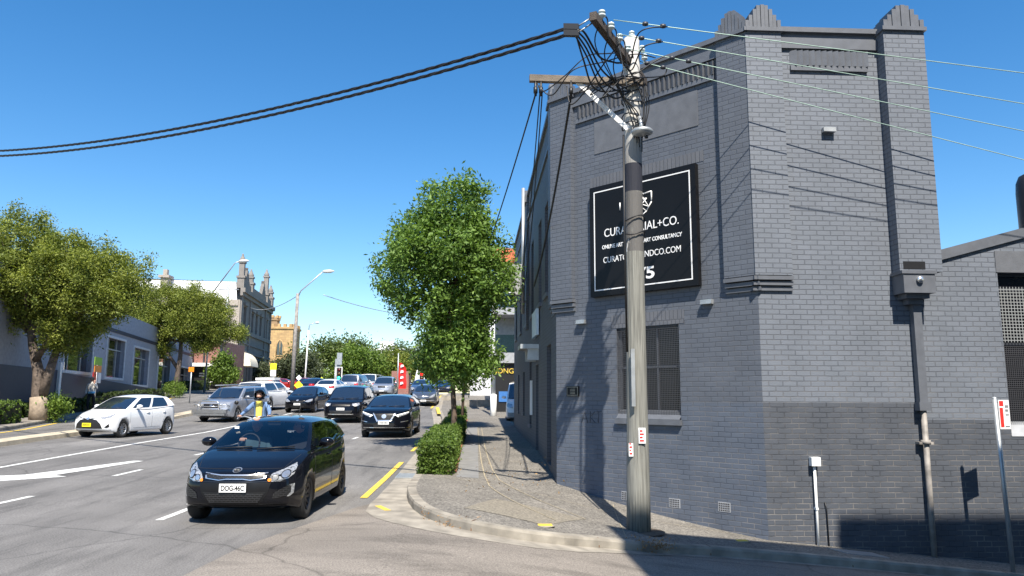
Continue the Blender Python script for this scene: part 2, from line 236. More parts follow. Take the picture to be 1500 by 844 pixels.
# ------------------------------------------------------------ mesh helper
class B:
    def __init__(s): s.v = []; s.f = []; s.uv = []; s.mi = []; s.m = 0; s.smooth = []; s.sm = False
    def poly(s, pts, uv=None):
        n = len(s.v); s.v += [tuple(p) for p in pts]; s.f.append(tuple(range(n, n+len(pts))))
        s.uv.append(uv or [(p[0]+p[1], p[2]) for p in pts]); s.mi.append(s.m); s.smooth.append(s.sm)
    def box(s, x0, x1, y0, y1, z0, z1):
        s.hexa([(x0, y0, z0), (x1, y0, z0), (x1, y1, z0), (x0, y1, z0), (x0, y0, z1), (x1, y0, z1), (x1, y1, z1), (x0, y1, z1)])
    def hexa(s, c):
        for q in ((0, 3, 2, 1), (4, 5, 6, 7), (0, 1, 5, 4), (1, 2, 6, 5), (2, 3, 7, 6), (3, 0, 4, 7)): s.poly([c[i] for i in q])
    def obox(s, c, ax, ay, az):   # centre and three half axes
        c, ax, ay, az = map(Vector, (c, ax, ay, az))
        s.hexa([c-ax-ay-az, c+ax-ay-az, c+ax+ay-az, c-ax+ay-az, c-ax-ay+az, c+ax-ay+az, c+ax+ay+az, c-ax+ay+az])
    def tube(s, pts, rr, n=8, caps=True, sm=True):
        pts = [Vector(p) for p in pts]; rr = rr if hasattr(rr, '__len__') else [rr]*len(pts)
        base = len(s.v); ref = None
        for i, p in enumerate(pts):
            d = (pts[min(i+1, len(pts)-1)]-pts[max(i-1, 0)]).normalized()
            if ref is None: ref = d.orthogonal().normalized()
            a = (ref - d*ref.dot(d)).normalized(); ref = a; b = d.cross(a)
            for k in range(n):
                t = 2*math.pi*k/n; s.v.append(tuple(p+(a*math.cos(t)+b*math.sin(t))*rr[i]))
        for i in range(len(pts)-1):
            for k in range(n):
                q = (base+i*n+k, base+i*n+(k+1) % n, base+(i+1)*n+(k+1) % n, base+(i+1)*n+k)
                s.f.append(q); s.uv.append([(k/n, i), ((k+1)/n, i), ((k+1)/n, i+1), (k/n, i+1)]); s.mi.append(s.m); s.smooth.append(sm)
        if caps:
            for e in (0, len(pts)-1):
                q = tuple(base+e*n+k for k in range(n)); s.f.append(q if e else q[::-1]); s.uv.append([(0, 0)]*n); s.mi.append(s.m); s.smooth.append(False)
    def lathe(s, prof, c=(0, 0, 0), axis='z', n=24, sm=True):   # prof: (radius, height)
        base = len(s.v)
        for r, h in prof:
            for k in range(n):
                t = 2*math.pi*k/n; p = (r*math.cos(t), r*math.sin(t), h)
                if axis == 'x': p = (h, p[0], p[1])
                if axis == 'y': p = (p[0], h, p[1])
                s.v.append((c[0]+p[0], c[1]+p[1], c[2]+p[2]))
        for i in range(len(prof)-1):
            for k in range(n):
                s.f.append((base+i*n+k, base+i*n+(k+1) % n, base+(i+1)*n+(k+1) % n, base+(i+1)*n+k)); s.uv.append([(0, 0)]*4); s.mi.append(s.m); s.smooth.append(sm)
    def grid(s, rows, sm=True, uvs=None):
        base = len(s.v); n = len(rows[0])
        for r in rows: s.v += [tuple(p) for p in r]
        for i in range(len(rows)-1):
            for k in range(n-1):
                q = (base+i*n+k, base+i*n+k+1, base+(i+1)*n+k+1, base+(i+1)*n+k); s.f.append(q)
                s.uv.append([(s.v[j][0], s.v[j][1]) for j in q]); s.mi.append(s.m); s.smooth.append(sm)
    def build(s, name, mats, parent=None, off=(0, 0, 0), merge=False, recalc=False):
        me = bpy.data.meshes.new(name); o_ = Vector(off)
        me.from_pydata([tuple(Vector(p)-o_) for p in s.v], [], s.f)
        ul = me.uv_layers.new(name='UVMap'); flat = [c for f in s.uv for p in f for c in p]
        if len(flat) == 2*len(me.loops): ul.data.foreach_set('uv', flat)
        for m in (mats if isinstance(mats, (list, tuple)) else [mats]): me.materials.append(MAT[m] if isinstance(m, str) else m)
        me.polygons.foreach_set('material_index', s.mi); me.polygons.foreach_set('use_smooth', s.smooth)
        if merge or recalc:
            bm = bmesh.new(); bm.from_mesh(me)
            if merge: bmesh.ops.remove_doubles(bm, verts=bm.verts, dist=.0004)
            bmesh.ops.recalc_face_normals(bm, faces=bm.faces); bm.to_mesh(me); bm.free()
        me.update(); o = bpy.data.objects.new(name, me); COL.objects.link(o)
        if parent is not None: o.parent = parent
        else: o.location = off
        return o
def tag(o, label=None, cat=None, group=None, kind=None):
    if label: o['label'] = label
    if cat: o['category'] = cat
    if group: o['group'] = group
    if kind: o['kind'] = kind
    return o
def empty(name, loc, label, cat, group=None, rz=0):
    o = bpy.data.objects.new(name, None); COL.objects.link(o); o.location = loc; o.rotation_euler = (0, 0, rz); o.empty_display_size = .3
    return tag(o, label, cat, group)
def struct(b, name, mats, **k): return tag(b.build(name, mats, **k), kind='structure')
def copy_tree(o, parent=None):
    c = o.copy(); COL.objects.link(c); c.parent = parent
    for ch in o.children: copy_tree(ch, c)
    return c
def text(name, s, size, mat, M4, parent=None, ext=.004, align='CENTER', spacing=1.0, width=None, bold=0, off=(0, 0, 0)):
    cu = bpy.data.curves.new(name, 'FONT'); cu.body = s; cu.size = size; cu.align_x = align; cu.extrude = ext; cu.space_character = spacing; cu.offset = bold
    tmp = bpy.data.objects.new(name, cu); COL.objects.link(tmp); dg = bpy.context.evaluated_depsgraph_get()
    me = bpy.data.meshes.new_from_object(tmp.evaluated_get(dg)); bpy.data.objects.remove(tmp)
    if width:
        xs = [v.co.x for v in me.vertices]; k = width/(max(xs)-min(xs)); me.transform(Matrix.Diagonal((k, 1, 1, 1)))
    me.transform(M4); me.transform(Matrix.Translation(-Vector(off))); me.materials.clear(); me.materials.append(MAT[mat])
    o = bpy.data.objects.new(name, me); COL.objects.link(o); o.parent = parent
    if parent is None: o.location = off
    return o
def frameM(o, x, y):   # matrix whose x and y axes are given world directions
    x = Vector(x).normalized(); y = Vector(y).normalized(); z = x.cross(y)
    return Matrix(((x.x, y.x, z.x, o[0]), (x.y, y.y, z.y, o[1]), (x.z, y.z, z.z, o[2]), (0, 0, 0, 1)))

# ------------------------------------------------------------ ground and roads
def resample(path, step=.8):
    out = []
    for a, b in zip(path[:-1], path[1:]):
        n = max(1, int(math.dist(a, b)/step))
        for i in range(n): out.append((a[0]+(b[0]-a[0])*i/n, a[1]+(b[1]-a[1])*i/n))
    out.append(path[-1]); return out
def sheet(bb, A, Bp, n, up):
    rows = []
    for a, b in zip(A, Bp):
        rows.append([(a[0]+(b[0]-a[0])*k/n, a[1]+(b[1]-a[1])*k/n, gz(a[0]+(b[0]-a[0])*k/n, a[1]+(b[1]-a[1])*k/n)+up) for k in range(n+1)])
    bb.grid(rows, sm=True)
def smooth_path(P, it=2):
    for _ in range(it):
        Q = [P[0]]
        for a, b in zip(P[:-1], P[1:]): Q += [(a[0]*.75+b[0]*.25, a[1]*.75+b[1]*.25), (a[0]*.25+b[0]*.75, a[1]*.25+b[1]*.75)]
        P = Q+[P[-1]]
    return P
def KLx(y): return float(np.interp(y, [-30, 24, 28.7, 38.4, 66, 100, 400], [-16.6, -16.6, -17.3, -19.3, -24.6, -26, -30]))   # left kerb
g = B()
xs = [-900, -300, -120, -70, -45] + list(np.arange(-36, 16, 1.0)) + [18, 22, 30, 45, 80, 200, 900]
ys = [-60, -30, -15] + list(np.arange(-8, 100, 1.0)) + [110, 150, 250, 500, 1500]
g.grid([[(x, y, gz(x, min(y, 400))-.06) for x in xs] for y in ys]); struct(g, 'ground', 'earth')
g = B(); ysr = list(np.arange(-12, 100, 1.0))+[110, 130, 180, 260]
rows = []
for y in ysr:
    x0 = KLx(y)-.2; x1 = -1.0 if y > 11.5 else -1.6-(11.5-y)*.18 if y < 11.5 else -1.4
    x1 = float(np.interp(y, [-12, 8.5, 12.4, 12.6, 30, 36, 50, 76, 300], [-4.2, -2.6, -1.68, -1.2, -1.2, -1.45, -2.4, -2.7, -2.7]))
    rows.append([(x0+(x1-x0)*k/26, y, gz(x0+(x1-x0)*k/26, y)) for k in range(27)])
g.grid(rows); struct(g, 'main_road', 'asphalt')
g = B(); rows = []
for x in list(np.arange(-4.6, 20, .2))+[25, 35, 50, 80]:
    lo = -12; hi = 12.45 if x < -1.0 else 11.45 if x > 0 else 12.0
    if x < -1.6: lo, hi = (-12, float(np.interp(x, [-4.6, -4.2, -2.6, -1.68], [-12, -11, 8.9, 12.45])))
    rows.append([(x, lo+(hi-lo)*k/40, gz(x, lo+(hi-lo)*k/40)+.001) for k in range(41)])
g.grid(rows); struct(g, 'side_road', 'asphalt2')
# kerb path round the corner
KP = [(-2.8, 120), (-2.8, 76), (-2.5, 50), (-1.5, 36), (-1.25, 30), (-1.22, 14.2), (-1.12, 12.8), (-.85, 11.4), (-.45, 10.55), (.1, 10.08), (.92, 10.02), (1.96, 10.7), (3.1, 11.2), (4.5, 11.36), (6, 11.38), (10, 11.38), (60, 11.38)]
KPs = resample(smooth_path(KP, 1), .5)
def offs(P, d):   # offset to the left of travel (towards the building as the path runs down the street)
    out = []
    for i, p in enumerate(P):
        a = P[max(0, i-1)]; b = P[min(len(P)-1, i+1)]; t = (b[0]-a[0], b[1]-a[1]); l = math.hypot(*t) or 1
        out.append((p[0]-t[1]/l*d, p[1]+t[0]/l*d))
    return out
def kerb(bb, P, width, h=.13, side=1, flat=.0):
    I = offs(P, width*side)
    rows = []
    for p, i in zip(P, I):
        z = gz(*p); zi = gz(*i)
        rows.append([(p[0], p[1], z-.05), (p[0]*.985+i[0]*.015, p[1]*.985+i[1]*.015, z+h*.75), (p[0]*.9+i[0]*.1, p[1]*.9+i[1]*.1, z+h), (i[0], i[1], zi+h)])
    bb.grid(rows, sm=False); return I
g = B(); KI = kerb(g, KPs, .16); struct(g, 'kerb', 'concrete')
g = B(); run = 0
for p, q in zip(KPs[:-1], KPs[1:]):
    run += math.dist(p, q)
    if run > 1.9 and p[1] < 60 and p[0] < 15:
        run = 0; t_ = ((q[0]-p[0])/math.dist(p, q), (q[1]-p[1])/math.dist(p, q)); nx, ny = -t_[1], t_[0]; w_ = .008
        P0 = (p[0]-nx*.004, p[1]-ny*.004); z0 = gz(*p)
        for (a0, z_a, a1, z_b) in ((-.004, 0.01, .012, .1005), (.012, .1005, .02, .1335), (.02, .1335, .162, .1335)):
            g.poly([(p[0]+nx*a0-t_[0]*w_, p[1]+ny*a0-t_[1]*w_, z0+z_a), (p[0]+nx*a0+t_[0]*w_, p[1]+ny*a0+t_[1]*w_, z0+z_a), (p[0]+nx*a1+t_[0]*w_, p[1]+ny*a1+t_[1]*w_, z0+z_b), (p[0]+nx*a1-t_[0]*w_, p[1]+ny*a1-t_[1]*w_, z0+z_b)])
struct(g, 'kerb_joint', 'soil')
g = B()
GO = offs(KPs, -.42); app = []
for p, o in zip(KPs, GO):
    # the gutter widens into an apron on the bend
    w = math.exp(-((p[0]+.95)**2+(p[1]-11.6)**2)/1.6)
    q = min(1, max(0, (p[0]-.6)/2))*.72; app.append((o[0]-.28*w+(p[0]-o[0])*q, o[1]-.12*w+(p[1]-o[1])*q))
sheet(g, KPs, app, 3, .006); struct(g, 'gutter', 'concrete')
# footpath between kerb and walls
def wallside(p):
    x, y = p
    if y > 36: return (max(4.5, 1.7), y)
    return (1.9, y) if y > 15.9 else None
FA = [p for p in KI]; FB = []
A = []; Bq = []
for p in KI:
    if p[1] > 34: A.append(p); Bq.append((6.5, p[1]))
    elif p[1] > 16: A.append(p); Bq.append((1.9, p[1]))
    elif p[0] > 4.9: A.append(p); Bq.append((p[0], 12.6))
    else:
        t = ss(16, 9.0, p[1]) if False else 0
        A.append(p); Bq.append(None)
idx = [i for i, b in enumerate(Bq) if b is None]
for k, i in enumerate(idx):
    u = (k+1)/(len(idx)+1); Bq[i] = (1.9+(4.9-1.9)*u+.0, 15.9-(15.9-12.6)*u)
g = B(); sheet(g, A, Bq, 10, .13); struct(g, 'footpath', 'aggregate')
# smooth concrete strip beside the hedge, pale slab at the corner, dark patch joints
g = B(); ysq = list(np.arange(15.2, 33, .6)); sheet(g, [(-.36, y) for y in ysq], [(.08, y) for y in ysq], 2, .134); g.box(0, 0.001, 0, .001, -9, -8.99)
struct(g, 'footpath_strip', M('grey_concrete', (.19, .19, .19), .8, var=.15, scale=4, bump=.2, bscale=90))
g = B(); sheet(g, [(-.15, 11.35), (.1, 12.1), (.35, 12.75)], [(1.0, 10.75), (1.4, 11.6), (1.75, 12.2)], 5, .134); struct(g, 'footpath_patch', M('pale_aggregate', (.2, .178, .14), .85, var=.45, scale=28, bump=.4))
g = B()
for P in ([(.1, 32), (.12, 15), (.5, 13), (1.2, 11.4)], [(.25, 32), (.28, 16), (.8, 14), (1.75, 12.2)], ):
    Q = resample(smooth_path(P, 2), .4); sheet(g, Q, offs(Q, .022), 1, .139)
for a, b in (((-.9, 15.1), (4.2, 12.7)), ((-1.0, 21.4), (1.6, 21.2)), ((-.3, 25.5), (1.65, 25.5)), ((2.2, 11.2), (2.6, 14.4)), ((-.3, 18.3), (1.6, 18.2))):
    Q = resample([a, b], .4); sheet(g, Q, offs(Q, .012), 1, .139)
struct(g, 'footpath_joint', M('joint_sand', (.34, .29, .2), .9, var=.4, scale=20))
# lane markings
def marking(name, segs, mat, up=.005, wavy=0):
    b = B()
    for a, c, w in segs:
        Q = resample([a, c], .7); L1 = offs(Q, w/2); L2 = offs(Q, -w/2); sheet(b, L1, L2, 1, up)
    struct(b, name, mat)
segs = [((-10.38, 3), (-10.3, 75), .13)]
for k in range(22): 
    y = 2.0+k*5.05
    if y > 58: break
for y in (0.5, 5.6, 10.75, 16.2, 21.6, 27, 32.4, 37.8, 43.2, 48.6): segs.append(((-4.27, y), (-4.27, y+1.1), .11))
for y in (-4, 1.6, 7, 12.0, 16.1, 20.6, 25.1, 29.6, 34, 38.5, 43, 48): segs.append(((-7.36, y), (-7.3, y+1.15), .11))
for y in (34, 40, 46): segs.append(((-13.2-.2*(y-30)-4, y), (-13.2-.2*(y-30)-4.2, y+1.5), .11))
segs.append(((-10.2, 52.5), (-3.5, 52.5), .3))
marking('lane_marking', segs, 'white')
b = B()   # turn arrow lying on the right-turn lane
def flat_poly(bb, pts, up): bb.poly([(x, y, gz(x, y)+up) for x, y in pts])
AR = [(-8.95, 18.6), (-8.75, 18.6), (-8.78, 16.9), (-8.95, 16.1), (-9.4, 15.3), (-9.62, 14.9), (-9.75, 14.3), (-9.05, 14.6), (-8.9, 15.5)]
flat_poly(b, [(-8.25, 19.0), (-8.0, 19.0), (-8.35, 17.0), (-8.7, 16.7), (-8.9, 16.8)], .006)
flat_poly(b, [(-8.35, 17.0), (-8.55, 16.1), (-9.0, 15.3), (-9.4, 15.2), (-8.9, 16.8)], .0065)
flat_poly(b, [(-8.2, 15.9), (-8.55, 16.1), (-9.0, 15.3), (-10.0, 14.0)], .006)
flat_poly(b, [(-9.1, 15.3), (-9.15, 16.1), (-9.5, 15.9), (-9.9, 14.2)], .007)
struct(b, 'turn_arrow_marking', 'white')
marking('kerbside_yellow_line', [((-1.84, 12.95), (-1.8, 19.0), .12), ((-1.8, 22), (-1.75, 27), .1), ((-1.5, 12.1), (-1.28, 11.6), .1), ((-2.9, 50), (-3.15, 70), .15)], 'yellow', .009)
marking('kerb_yellow_paint', [((-1.2, 18.5), (-1.2, 21.2), .16), ((-1.2, 23), (-1.2, 26.5), .16), ((-1.2, 28), (-1.35, 33), .18), ((-2.0, 42), (-2.45, 49), .2)], 'yellow', .138)
ll = [(KLx(y)+.45, y) for y in np.arange(20, 60, 1.0)]
b = B(); sheet(b, ll, offs(ll, .13), 1, .005); struct(b, 'left_edge_line', 'yellow')
# median
def MX(y): return float(np.interp(y, [0, 22, 28, 45, 60], [-13.15, -13.3, -13.7, -15.0, -15.9]))
ym = list(np.arange(2, 56, 1.0)); g = B()
rows = [[(MX(y), y, gz(MX(y), y)-.03), (MX(y)-.03, y, gz(MX(y), y)+.13), (MX(y)-.4, y, gz(MX(y), y)+.16), (MX(y)-.75, y, gz(MX(y), y)+.13), (MX(y)-.78, y, gz(MX(y), y)-.03)] for y in ym]
g.grid(rows, sm=False); struct(g, 'median_strip', M('median_concrete', (.44, .38, .28), .85, var=.2, scale=3, bump=.3))
# left kerb and footpath
yl = list(np.arange(-12, 100, 1.0)); g = B()
PL = [(KLx(y), y) for y in yl]; kerb(g, PL, .2, .15, side=1); struct(g, 'far_kerb', 'concrete')
g = B(); sheet(g, [(x-.2, y) for x, y in PL], [(x-12, y) for x, y in PL], 6, .15); struct(g, 'far_footpath', M('grey_pavers', (.22, .2, .18), .85, var=.2, scale=3))

# ------------------------------------------------------------ walls with openings
class Wall:
    def __init__(s, O, d, n): s.O = Vector((*O, 0)); s.d = Vector((*d, 0)).normalized(); s.n = Vector((*n, 0)).normalized()
    def p(s, u, z, o=0): q = s.O+s.d*u+s.n*o; return (q.x, q.y, z)
    def quad(s, b, u0, u1, z0, z1, o=0, z0b=None, z1b=None, rot=False):
        z0b = z0 if z0b is None else z0b; z1b = z1 if z1b is None else z1b
        uv = [(u0, z0), (u1, z0b), (u1, z1b), (u0, z1)]
        if rot: uv = [(a, c) for a, c in uv]
        b.poly([s.p(u0, z0, o), s.p(u1, z0b, o), s.p(u1, z1b, o), s.p(u0, z1, o)], uv)
    def box(s, b, u0, u1, z0, z1, o0, o1, z1b=None):
        z1b = z1 if z1b is None else z1b
        b.poly([s.p(u0, z0, o1), s.p(u1, z0, o1), s.p(u1, z1b, o1), s.p(u0, z1, o1)], [(u0, z0), (u1, z0), (u1, z1b), (u0, z1)])
        b.poly([s.p(u0, z0, o0), s.p(u1, z0, o0), s.p(u1, z1b, o0), s.p(u0, z1, o0)][::-1], [(u0, z0), (u1, z0), (u1, z1b), (u0, z1)][::-1])
        b.poly([s.p(u0, z0, o0), s.p(u0, z0, o1), s.p(u0, z1, o1), s.p(u0, z1, o0)], [(o0, z0), (o1, z0), (o1, z1), (o0, z1)])
        b.poly([s.p(u1, z0, o1), s.p(u1, z0, o0), s.p(u1, z1b, o0), s.p(u1, z1b, o1)], [(o1, z0), (o0, z0), (o0, z1b), (o1, z1b)])
        b.poly([s.p(u0, z1, o1), s.p(u1, z1b, o1), s.p(u1, z1b, o0), s.p(u0, z1, o0)], [(u0, o1), (u1, o1), (u1, o0), (u0, o0)])
        b.poly([s.p(u0, z0, o0), s.p(u1, z0, o0), s.p(u1, z0, o1), s.p(u0, z0, o1)], [(u0, o0), (u1, o0), (u1, o1), (u0, o1)])
    def cells(s, b, u0, u1, z0, z1, holes, depth=.12, top=None):
        us = sorted({u0, u1, *[h[0] for h in holes], *[h[1] for h in holes]}); zs = sorted({z0, z1, *[h[2] for h in holes], *[h[3] for h in holes]})
        us = [u for u in us if u0 <= u <= u1]; zs = [z for z in zs if z0 <= z <= z1]
        for a, c in zip(us[:-1], us[1:]):
            for e, f in zip(zs[:-1], zs[1:]):
                if any(h[0] <= (a+c)/2 <= h[1] and h[2] <= (e+f)/2 <= h[3] for h in holes): continue
                s.quad(b, a, c, e, f)
        for h in holes:
            a, c, e, f = h[:4]
            b.poly([s.p(a, e, 0), s.p(a, f, 0), s.p(a, f, -depth), s.p(a, e, -depth)], [(0, e), (0, f), (depth, f), (depth, e)])
            b.poly([s.p(c, e, -depth), s.p(c, f, -depth), s.p(c, f, 0), s.p(c, e, 0)], [(0, e), (0, f), (depth, f), (depth, e)])
            b.poly([s.p(a, f, 0), s.p(c, f, 0), s.p(c, f, -depth), s.p(a, f, -depth)]); b.poly([s.p(a, e, 0), s.p(a, e, -depth), s.p(c, e, -depth), s.p(c, e, 0)])

LC = (1.68, 15.74); RC = (4.76, 12.39)
cl = math.hypot(RC[0]-LC[0], RC[1]-LC[1])
WC = Wall(LC, (RC[0]-LC[0], RC[1]-LC[1]), (-(LC[1]-RC[1]), -(RC[0]-LC[0])))
WR = Wall(RC, (1, 0), (0, -1)); WL = Wall((1.68, 33.2), (0, -1), (-1, 0))   # u runs towards the corner
OB = (4.76, 12.39, -.6)
bld = empty('brick_building', OB, 'grey painted brick corner building with stepped parapet piers, to the right of the footpath', 'building')
def bp(b, name, mats, parent=None, **k): return b.build(name, mats, parent or bld, off=OB, **k)
# walls
b = B()
b.m = 0; WR.cells(b, 0, 3.1, -1.5, 8.05, [])
WR.cells(b, 3.1, 4.22, -2, 4.0, []); WR.quad(b, 3.1, 4.22, 4.0, 4.05, z1b=4.35)
winR = (4.22, 6.3, 1.07, 3.86)
WR.cells(b, 4.22, 9.5, -2.4, 4.35, [winR], depth=.16); WR.quad(b, 4.22, 9.5, 4.35, 4.35, z1b=5.78)
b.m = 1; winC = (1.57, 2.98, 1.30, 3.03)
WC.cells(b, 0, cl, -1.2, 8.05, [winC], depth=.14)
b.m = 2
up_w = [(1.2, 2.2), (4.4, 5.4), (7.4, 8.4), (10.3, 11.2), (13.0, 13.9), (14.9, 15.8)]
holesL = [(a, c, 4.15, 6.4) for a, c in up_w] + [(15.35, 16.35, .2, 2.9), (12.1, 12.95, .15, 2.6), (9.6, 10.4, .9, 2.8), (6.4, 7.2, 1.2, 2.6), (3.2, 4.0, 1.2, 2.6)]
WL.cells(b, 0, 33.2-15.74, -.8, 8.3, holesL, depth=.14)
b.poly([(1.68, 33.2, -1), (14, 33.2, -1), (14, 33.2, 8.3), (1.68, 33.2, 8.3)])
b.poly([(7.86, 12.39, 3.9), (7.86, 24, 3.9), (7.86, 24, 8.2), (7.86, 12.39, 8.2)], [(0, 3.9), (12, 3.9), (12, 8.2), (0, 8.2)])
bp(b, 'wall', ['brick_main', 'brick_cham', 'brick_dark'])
b = B(); b.poly([(1.75, 33.1, 8.0), (1.75, 15.8, 8.0), (4.8, 12.5, 8.0), (7.8, 12.5, 8.0), (7.8, 33.1, 8.0)]); b.poly([(7.9, 12.5, 4.0), (14.2, 12.5, 5.7), (14.2, 30, 5.7), (7.9, 30, 4.0)]); bp(b, 'roof', 'greywall')
# coping and string courses
def coping(name, W_, u0, u1, parent=None):
    b = B(); W_.box(b, u0, u1, 8.17, 8.26, -.25, .06); W_.box(b, u0, u1, 8.05, 8.17, -.22, .0); return bp(b, name, 'trim', parent)
coping('coping', WR, .57, 2.36); coping('coping', WC, .5, cl-.56); 
b = B(); WL.box(b, 0, 16.9, 8.3, 8.4, -.3, .07); WL.box(b, 0, 16.9, 7.5, 7.58, 0, .05); bp(b, 'coping', 'trim')
for W_, u0, u1 in ((WR, .57, 2.36), (WC, .5, cl-.56)):
    b = B(); W_.box(b, u0, u1, 7.86, 8.05, 0, .05); bp(b, 'string_course', 'trim')
# saw-tooth soldier band
for W_, u0, u1, z0, z1 in ((WR, .75, 2.15, 7.54, 7.84), (WC, .62, cl-.66, 7.56, 7.84)):
    b = B(); n = int((u1-u0)/.105)
    W_.quad(b, u0, u1, z0-.0, z1, .003)
    for k in range(n):
        a = u0+k*(u1-u0)/n; c = a+(u1-u0)/n
        b.poly([W_.p(a, z0, .004), W_.p(c, z0, .075), W_.p(c, z1-.02, .075), W_.p(a, z1-.02, .004)])
        b.poly([W_.p(c, z0, .075), W_.p(c, z0, .004), W_.p(c, z1-.02, .004), W_.p(c, z1-.02, .075)])
        b.poly([W_.p(a, z0, .004), W_.p(c, z0, .004), W_.p(c, z0, .075)])
    W_.box(b, u0, u1, z0-.09, z0-.003, .002, .045)
    bp(b, 'sawtooth_brick_band', 'trim')
# piers
def pier(W_, u0, u1, o, z0, z1, zt, corb=True, ext0=0, ext1=0):
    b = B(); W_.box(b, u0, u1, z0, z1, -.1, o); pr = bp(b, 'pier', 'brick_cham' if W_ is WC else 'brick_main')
    b = B(); n = 9; w = (u1-u0)/n; zt += .0; hs = [.08, .2, .32, .41, .42, .41, .32, .2, .08]; H = zt-z1-.12
    W_.box(b, u0-.03, u1+.03, z1, z1+.07, -.2, o+.05)
    for k in range(n):
        h = .06+H*.96*(hs[k]/.42)+.002*k
        W_.box(b, u0+k*w+.004, u0+(k+1)*w-.004, z1+.07, z1+.07+h, -.14, o+.03-.012*(k % 2))
    bp(b, 'pier_cap', 'trim', pr)
    if corb:
        b = B()
        for k in range(3): W_.box(b, u0-.02, u1+.02, z0-.09*(k+1)+.012, z0-.09*k-.012, -.05, o-.035*k+.0)
        bp(b, 'corbel', 'trim', pr)
OC = .11
pier(WR, -.075, .57, OC, 3.75, 8.12, 8.62); pier(WR, 2.36, 3.1, .24, 3.82, 8.14, 8.62, corb=False)
pier(WC, cl-.56, cl+.045, OC, 3.75, 8.12, 8.6); pier(WC, -.06, .52, OC, 3.72, 8.1, 8.6)
pier(WL, 16.55, 17.46, .08, 3.72, 8.3, 8.7)
pier(WL, 8.6, 9.1, .08, 3.9, 8.1, 8.55, corb=False)
# recessed smooth panels, soldier lintels
b = B(); WC.box(b, 1.08, cl-1.03, 6.69, 7.38, .0, .012); bp(b, 'render_panel', 'render')
b = B(); WC.box(b, .95, 3.6, 5.99, 6.2, 0, .006); bp(b, 'soldier_course', 'soldier'); b = B(); WC.box(b, 1.45, 3.1, 3.04, 3.3, 0, .006); bp(b, 'soldier_course', 'soldier')
b = B(); WR.box(b, 4.2, 7.2, 3.865, 4.24, 0, .012); bp(b, 'lintel', 'render')
# raking coping on the wing
b = B(); WR.box(b, 3.1, 9.5, 4.03, 4.21, -.3, .05, z1b=4.21)
b.v = [(x, y, z+max(0, x-7.86)*.272) for x, y, z in b.v]; bp(b, 'raking_coping', 'trim')
# window with wire mesh on the chamfer
MAT['darkpane'] = M('dim_pane', (.01, .011, .014), .2, spec=.35)
def window(W_, h, depth, bars, frame='trim', glass='darkpane', fw_=.05, pr=None):
    a, c, e, f = h; b = B()
    for q in ((a, a+fw_, e, f), (c-fw_, c, e, f)): W_.box(b, *q, -depth, -depth+.05)
    for q in ((a+fw_, c-fw_, e, e+fw_), (a+fw_, c-fw_, f-fw_, f)): W_.box(b, *q, -depth, -depth+.05)
    for kind, v in bars:
        if kind == 'v': W_.box(b, a+(c-a)*v-.02, a+(c-a)*v+.02, e+fw_, f-fw_, -depth+.004, -depth+.045)
        else: W_.box(b, a+fw_, c-fw_, e+(f-e)*v-.025, e+(f-e)*v+.025, -depth+.002, -depth+.048)
    w = bp(b, 'window', frame, pr); b = B(); W_.quad(b, a, c, e, f, -depth+.012); bp(b, 'pane', glass, w); return w
w = window(WC, winC, .14, [('h', .56), ('v', .62)])
b = B(); WC.quad(b, winC[0], winC[1], winC[2]+.02, winC[3], -.02); bp(b, 'wire_screen', 'meshdark', w)
b = B(); WC.box(b, winC[0]-.02, winC[1]+.02, 1.2, 1.3, -.1, .07)
b.poly([WC.p(winC[0], 1.303, .05), WC.p(winC[1], 1.303, .05), WC.p(winC[1], 1.47, -.1), WC.p(winC[0], 1.47, -.1)]); bp(b, 'sill', 'trim', w)
w = window(WR, winR, .16, [('h', .56), ('v', .5), ('h', .9)], frame='darkpaint')
b = B(); WR.quad(b, winR[0], winR[1], 2.66, 3.62, -.05); bp(b, 'upper_wire_screen', 'meshpale', w)
b = B(); WR.quad(b, winR[0], winR[1], 1.3, 2.6, -.06); bp(b, 'lower_wire_screen', 'meshdark', w)
b = B(); b.poly([WR.p(winR[0], 1.08, .01), WR.p(winR[1], 1.08, .01), WR.p(winR[1], 1.33, -.12), WR.p(winR[0], 1.33, -.12)]); WR.box(b, winR[0]+.35, winR[1], .82, 1.04, -.02, .06); bp(b, 'sill', M('pale_grey_trim', (.3, .31, .33), .5), w)
for h in holesL:
    tall = h[3] < 3.5
    w = window(WL, h[:4], .14, [('h', .5)] if not tall else [('h', .78)], frame='darkpaint')
    if h[0] in [q[0] for q in up_w] or .8 < h[2] < 1.5:
        b = B(); WL.box(b, h[0]-.06, h[1]+.06, h[2]-.1, h[2], -.05, .06); bp(b, 'sill', 'trim', w)
# door awning on the street side
b = B(); WL.box(b, 11.9, 13.1, 3.0, 3.12, 0, .5); WL.box(b, 12.0, 12.12, 2.7, 3.0, 0, .3); WL.box(b, 12.9, 13.02, 2.7, 3.0, 0, .3); bp(b, 'door_hood', 'steel')
# lights and vents on the brickwork
def lightbox(W_, u, z):
    b = B(); W_.box(b, u-.11, u+.11, z, z+.06, 0, .09); W_.box(b, u-.11, u+.11, z-.02, z, .01, .1); bp(b, 'wall_light', 'steel')
lightbox(WR, 1.37, 6.33); lightbox(WC, 3.6, 3.36); lightbox(WC, .72, 3.2)
def airbrick(W_, u, z):
    b = B(); W_.box(b, u-.115, u+.115, z-.08, z+.08, 0, .006)
    b.m = 1
    for i in range(6):
        for j in range(4): W_.box(b, u-.1+i*.035, u-.1+i*.035+.022, z-.066+j*.036, z-.066+j*.036+.022, .007, .009)
    bp(b, 'air_brick', [M('airbrick_grey', (.3, .31, .33), .7), 'black'])
for u, z in ((2.8, -.17), (3.78, -.14), (1.75, -.14)): airbrick(WC, u, z)
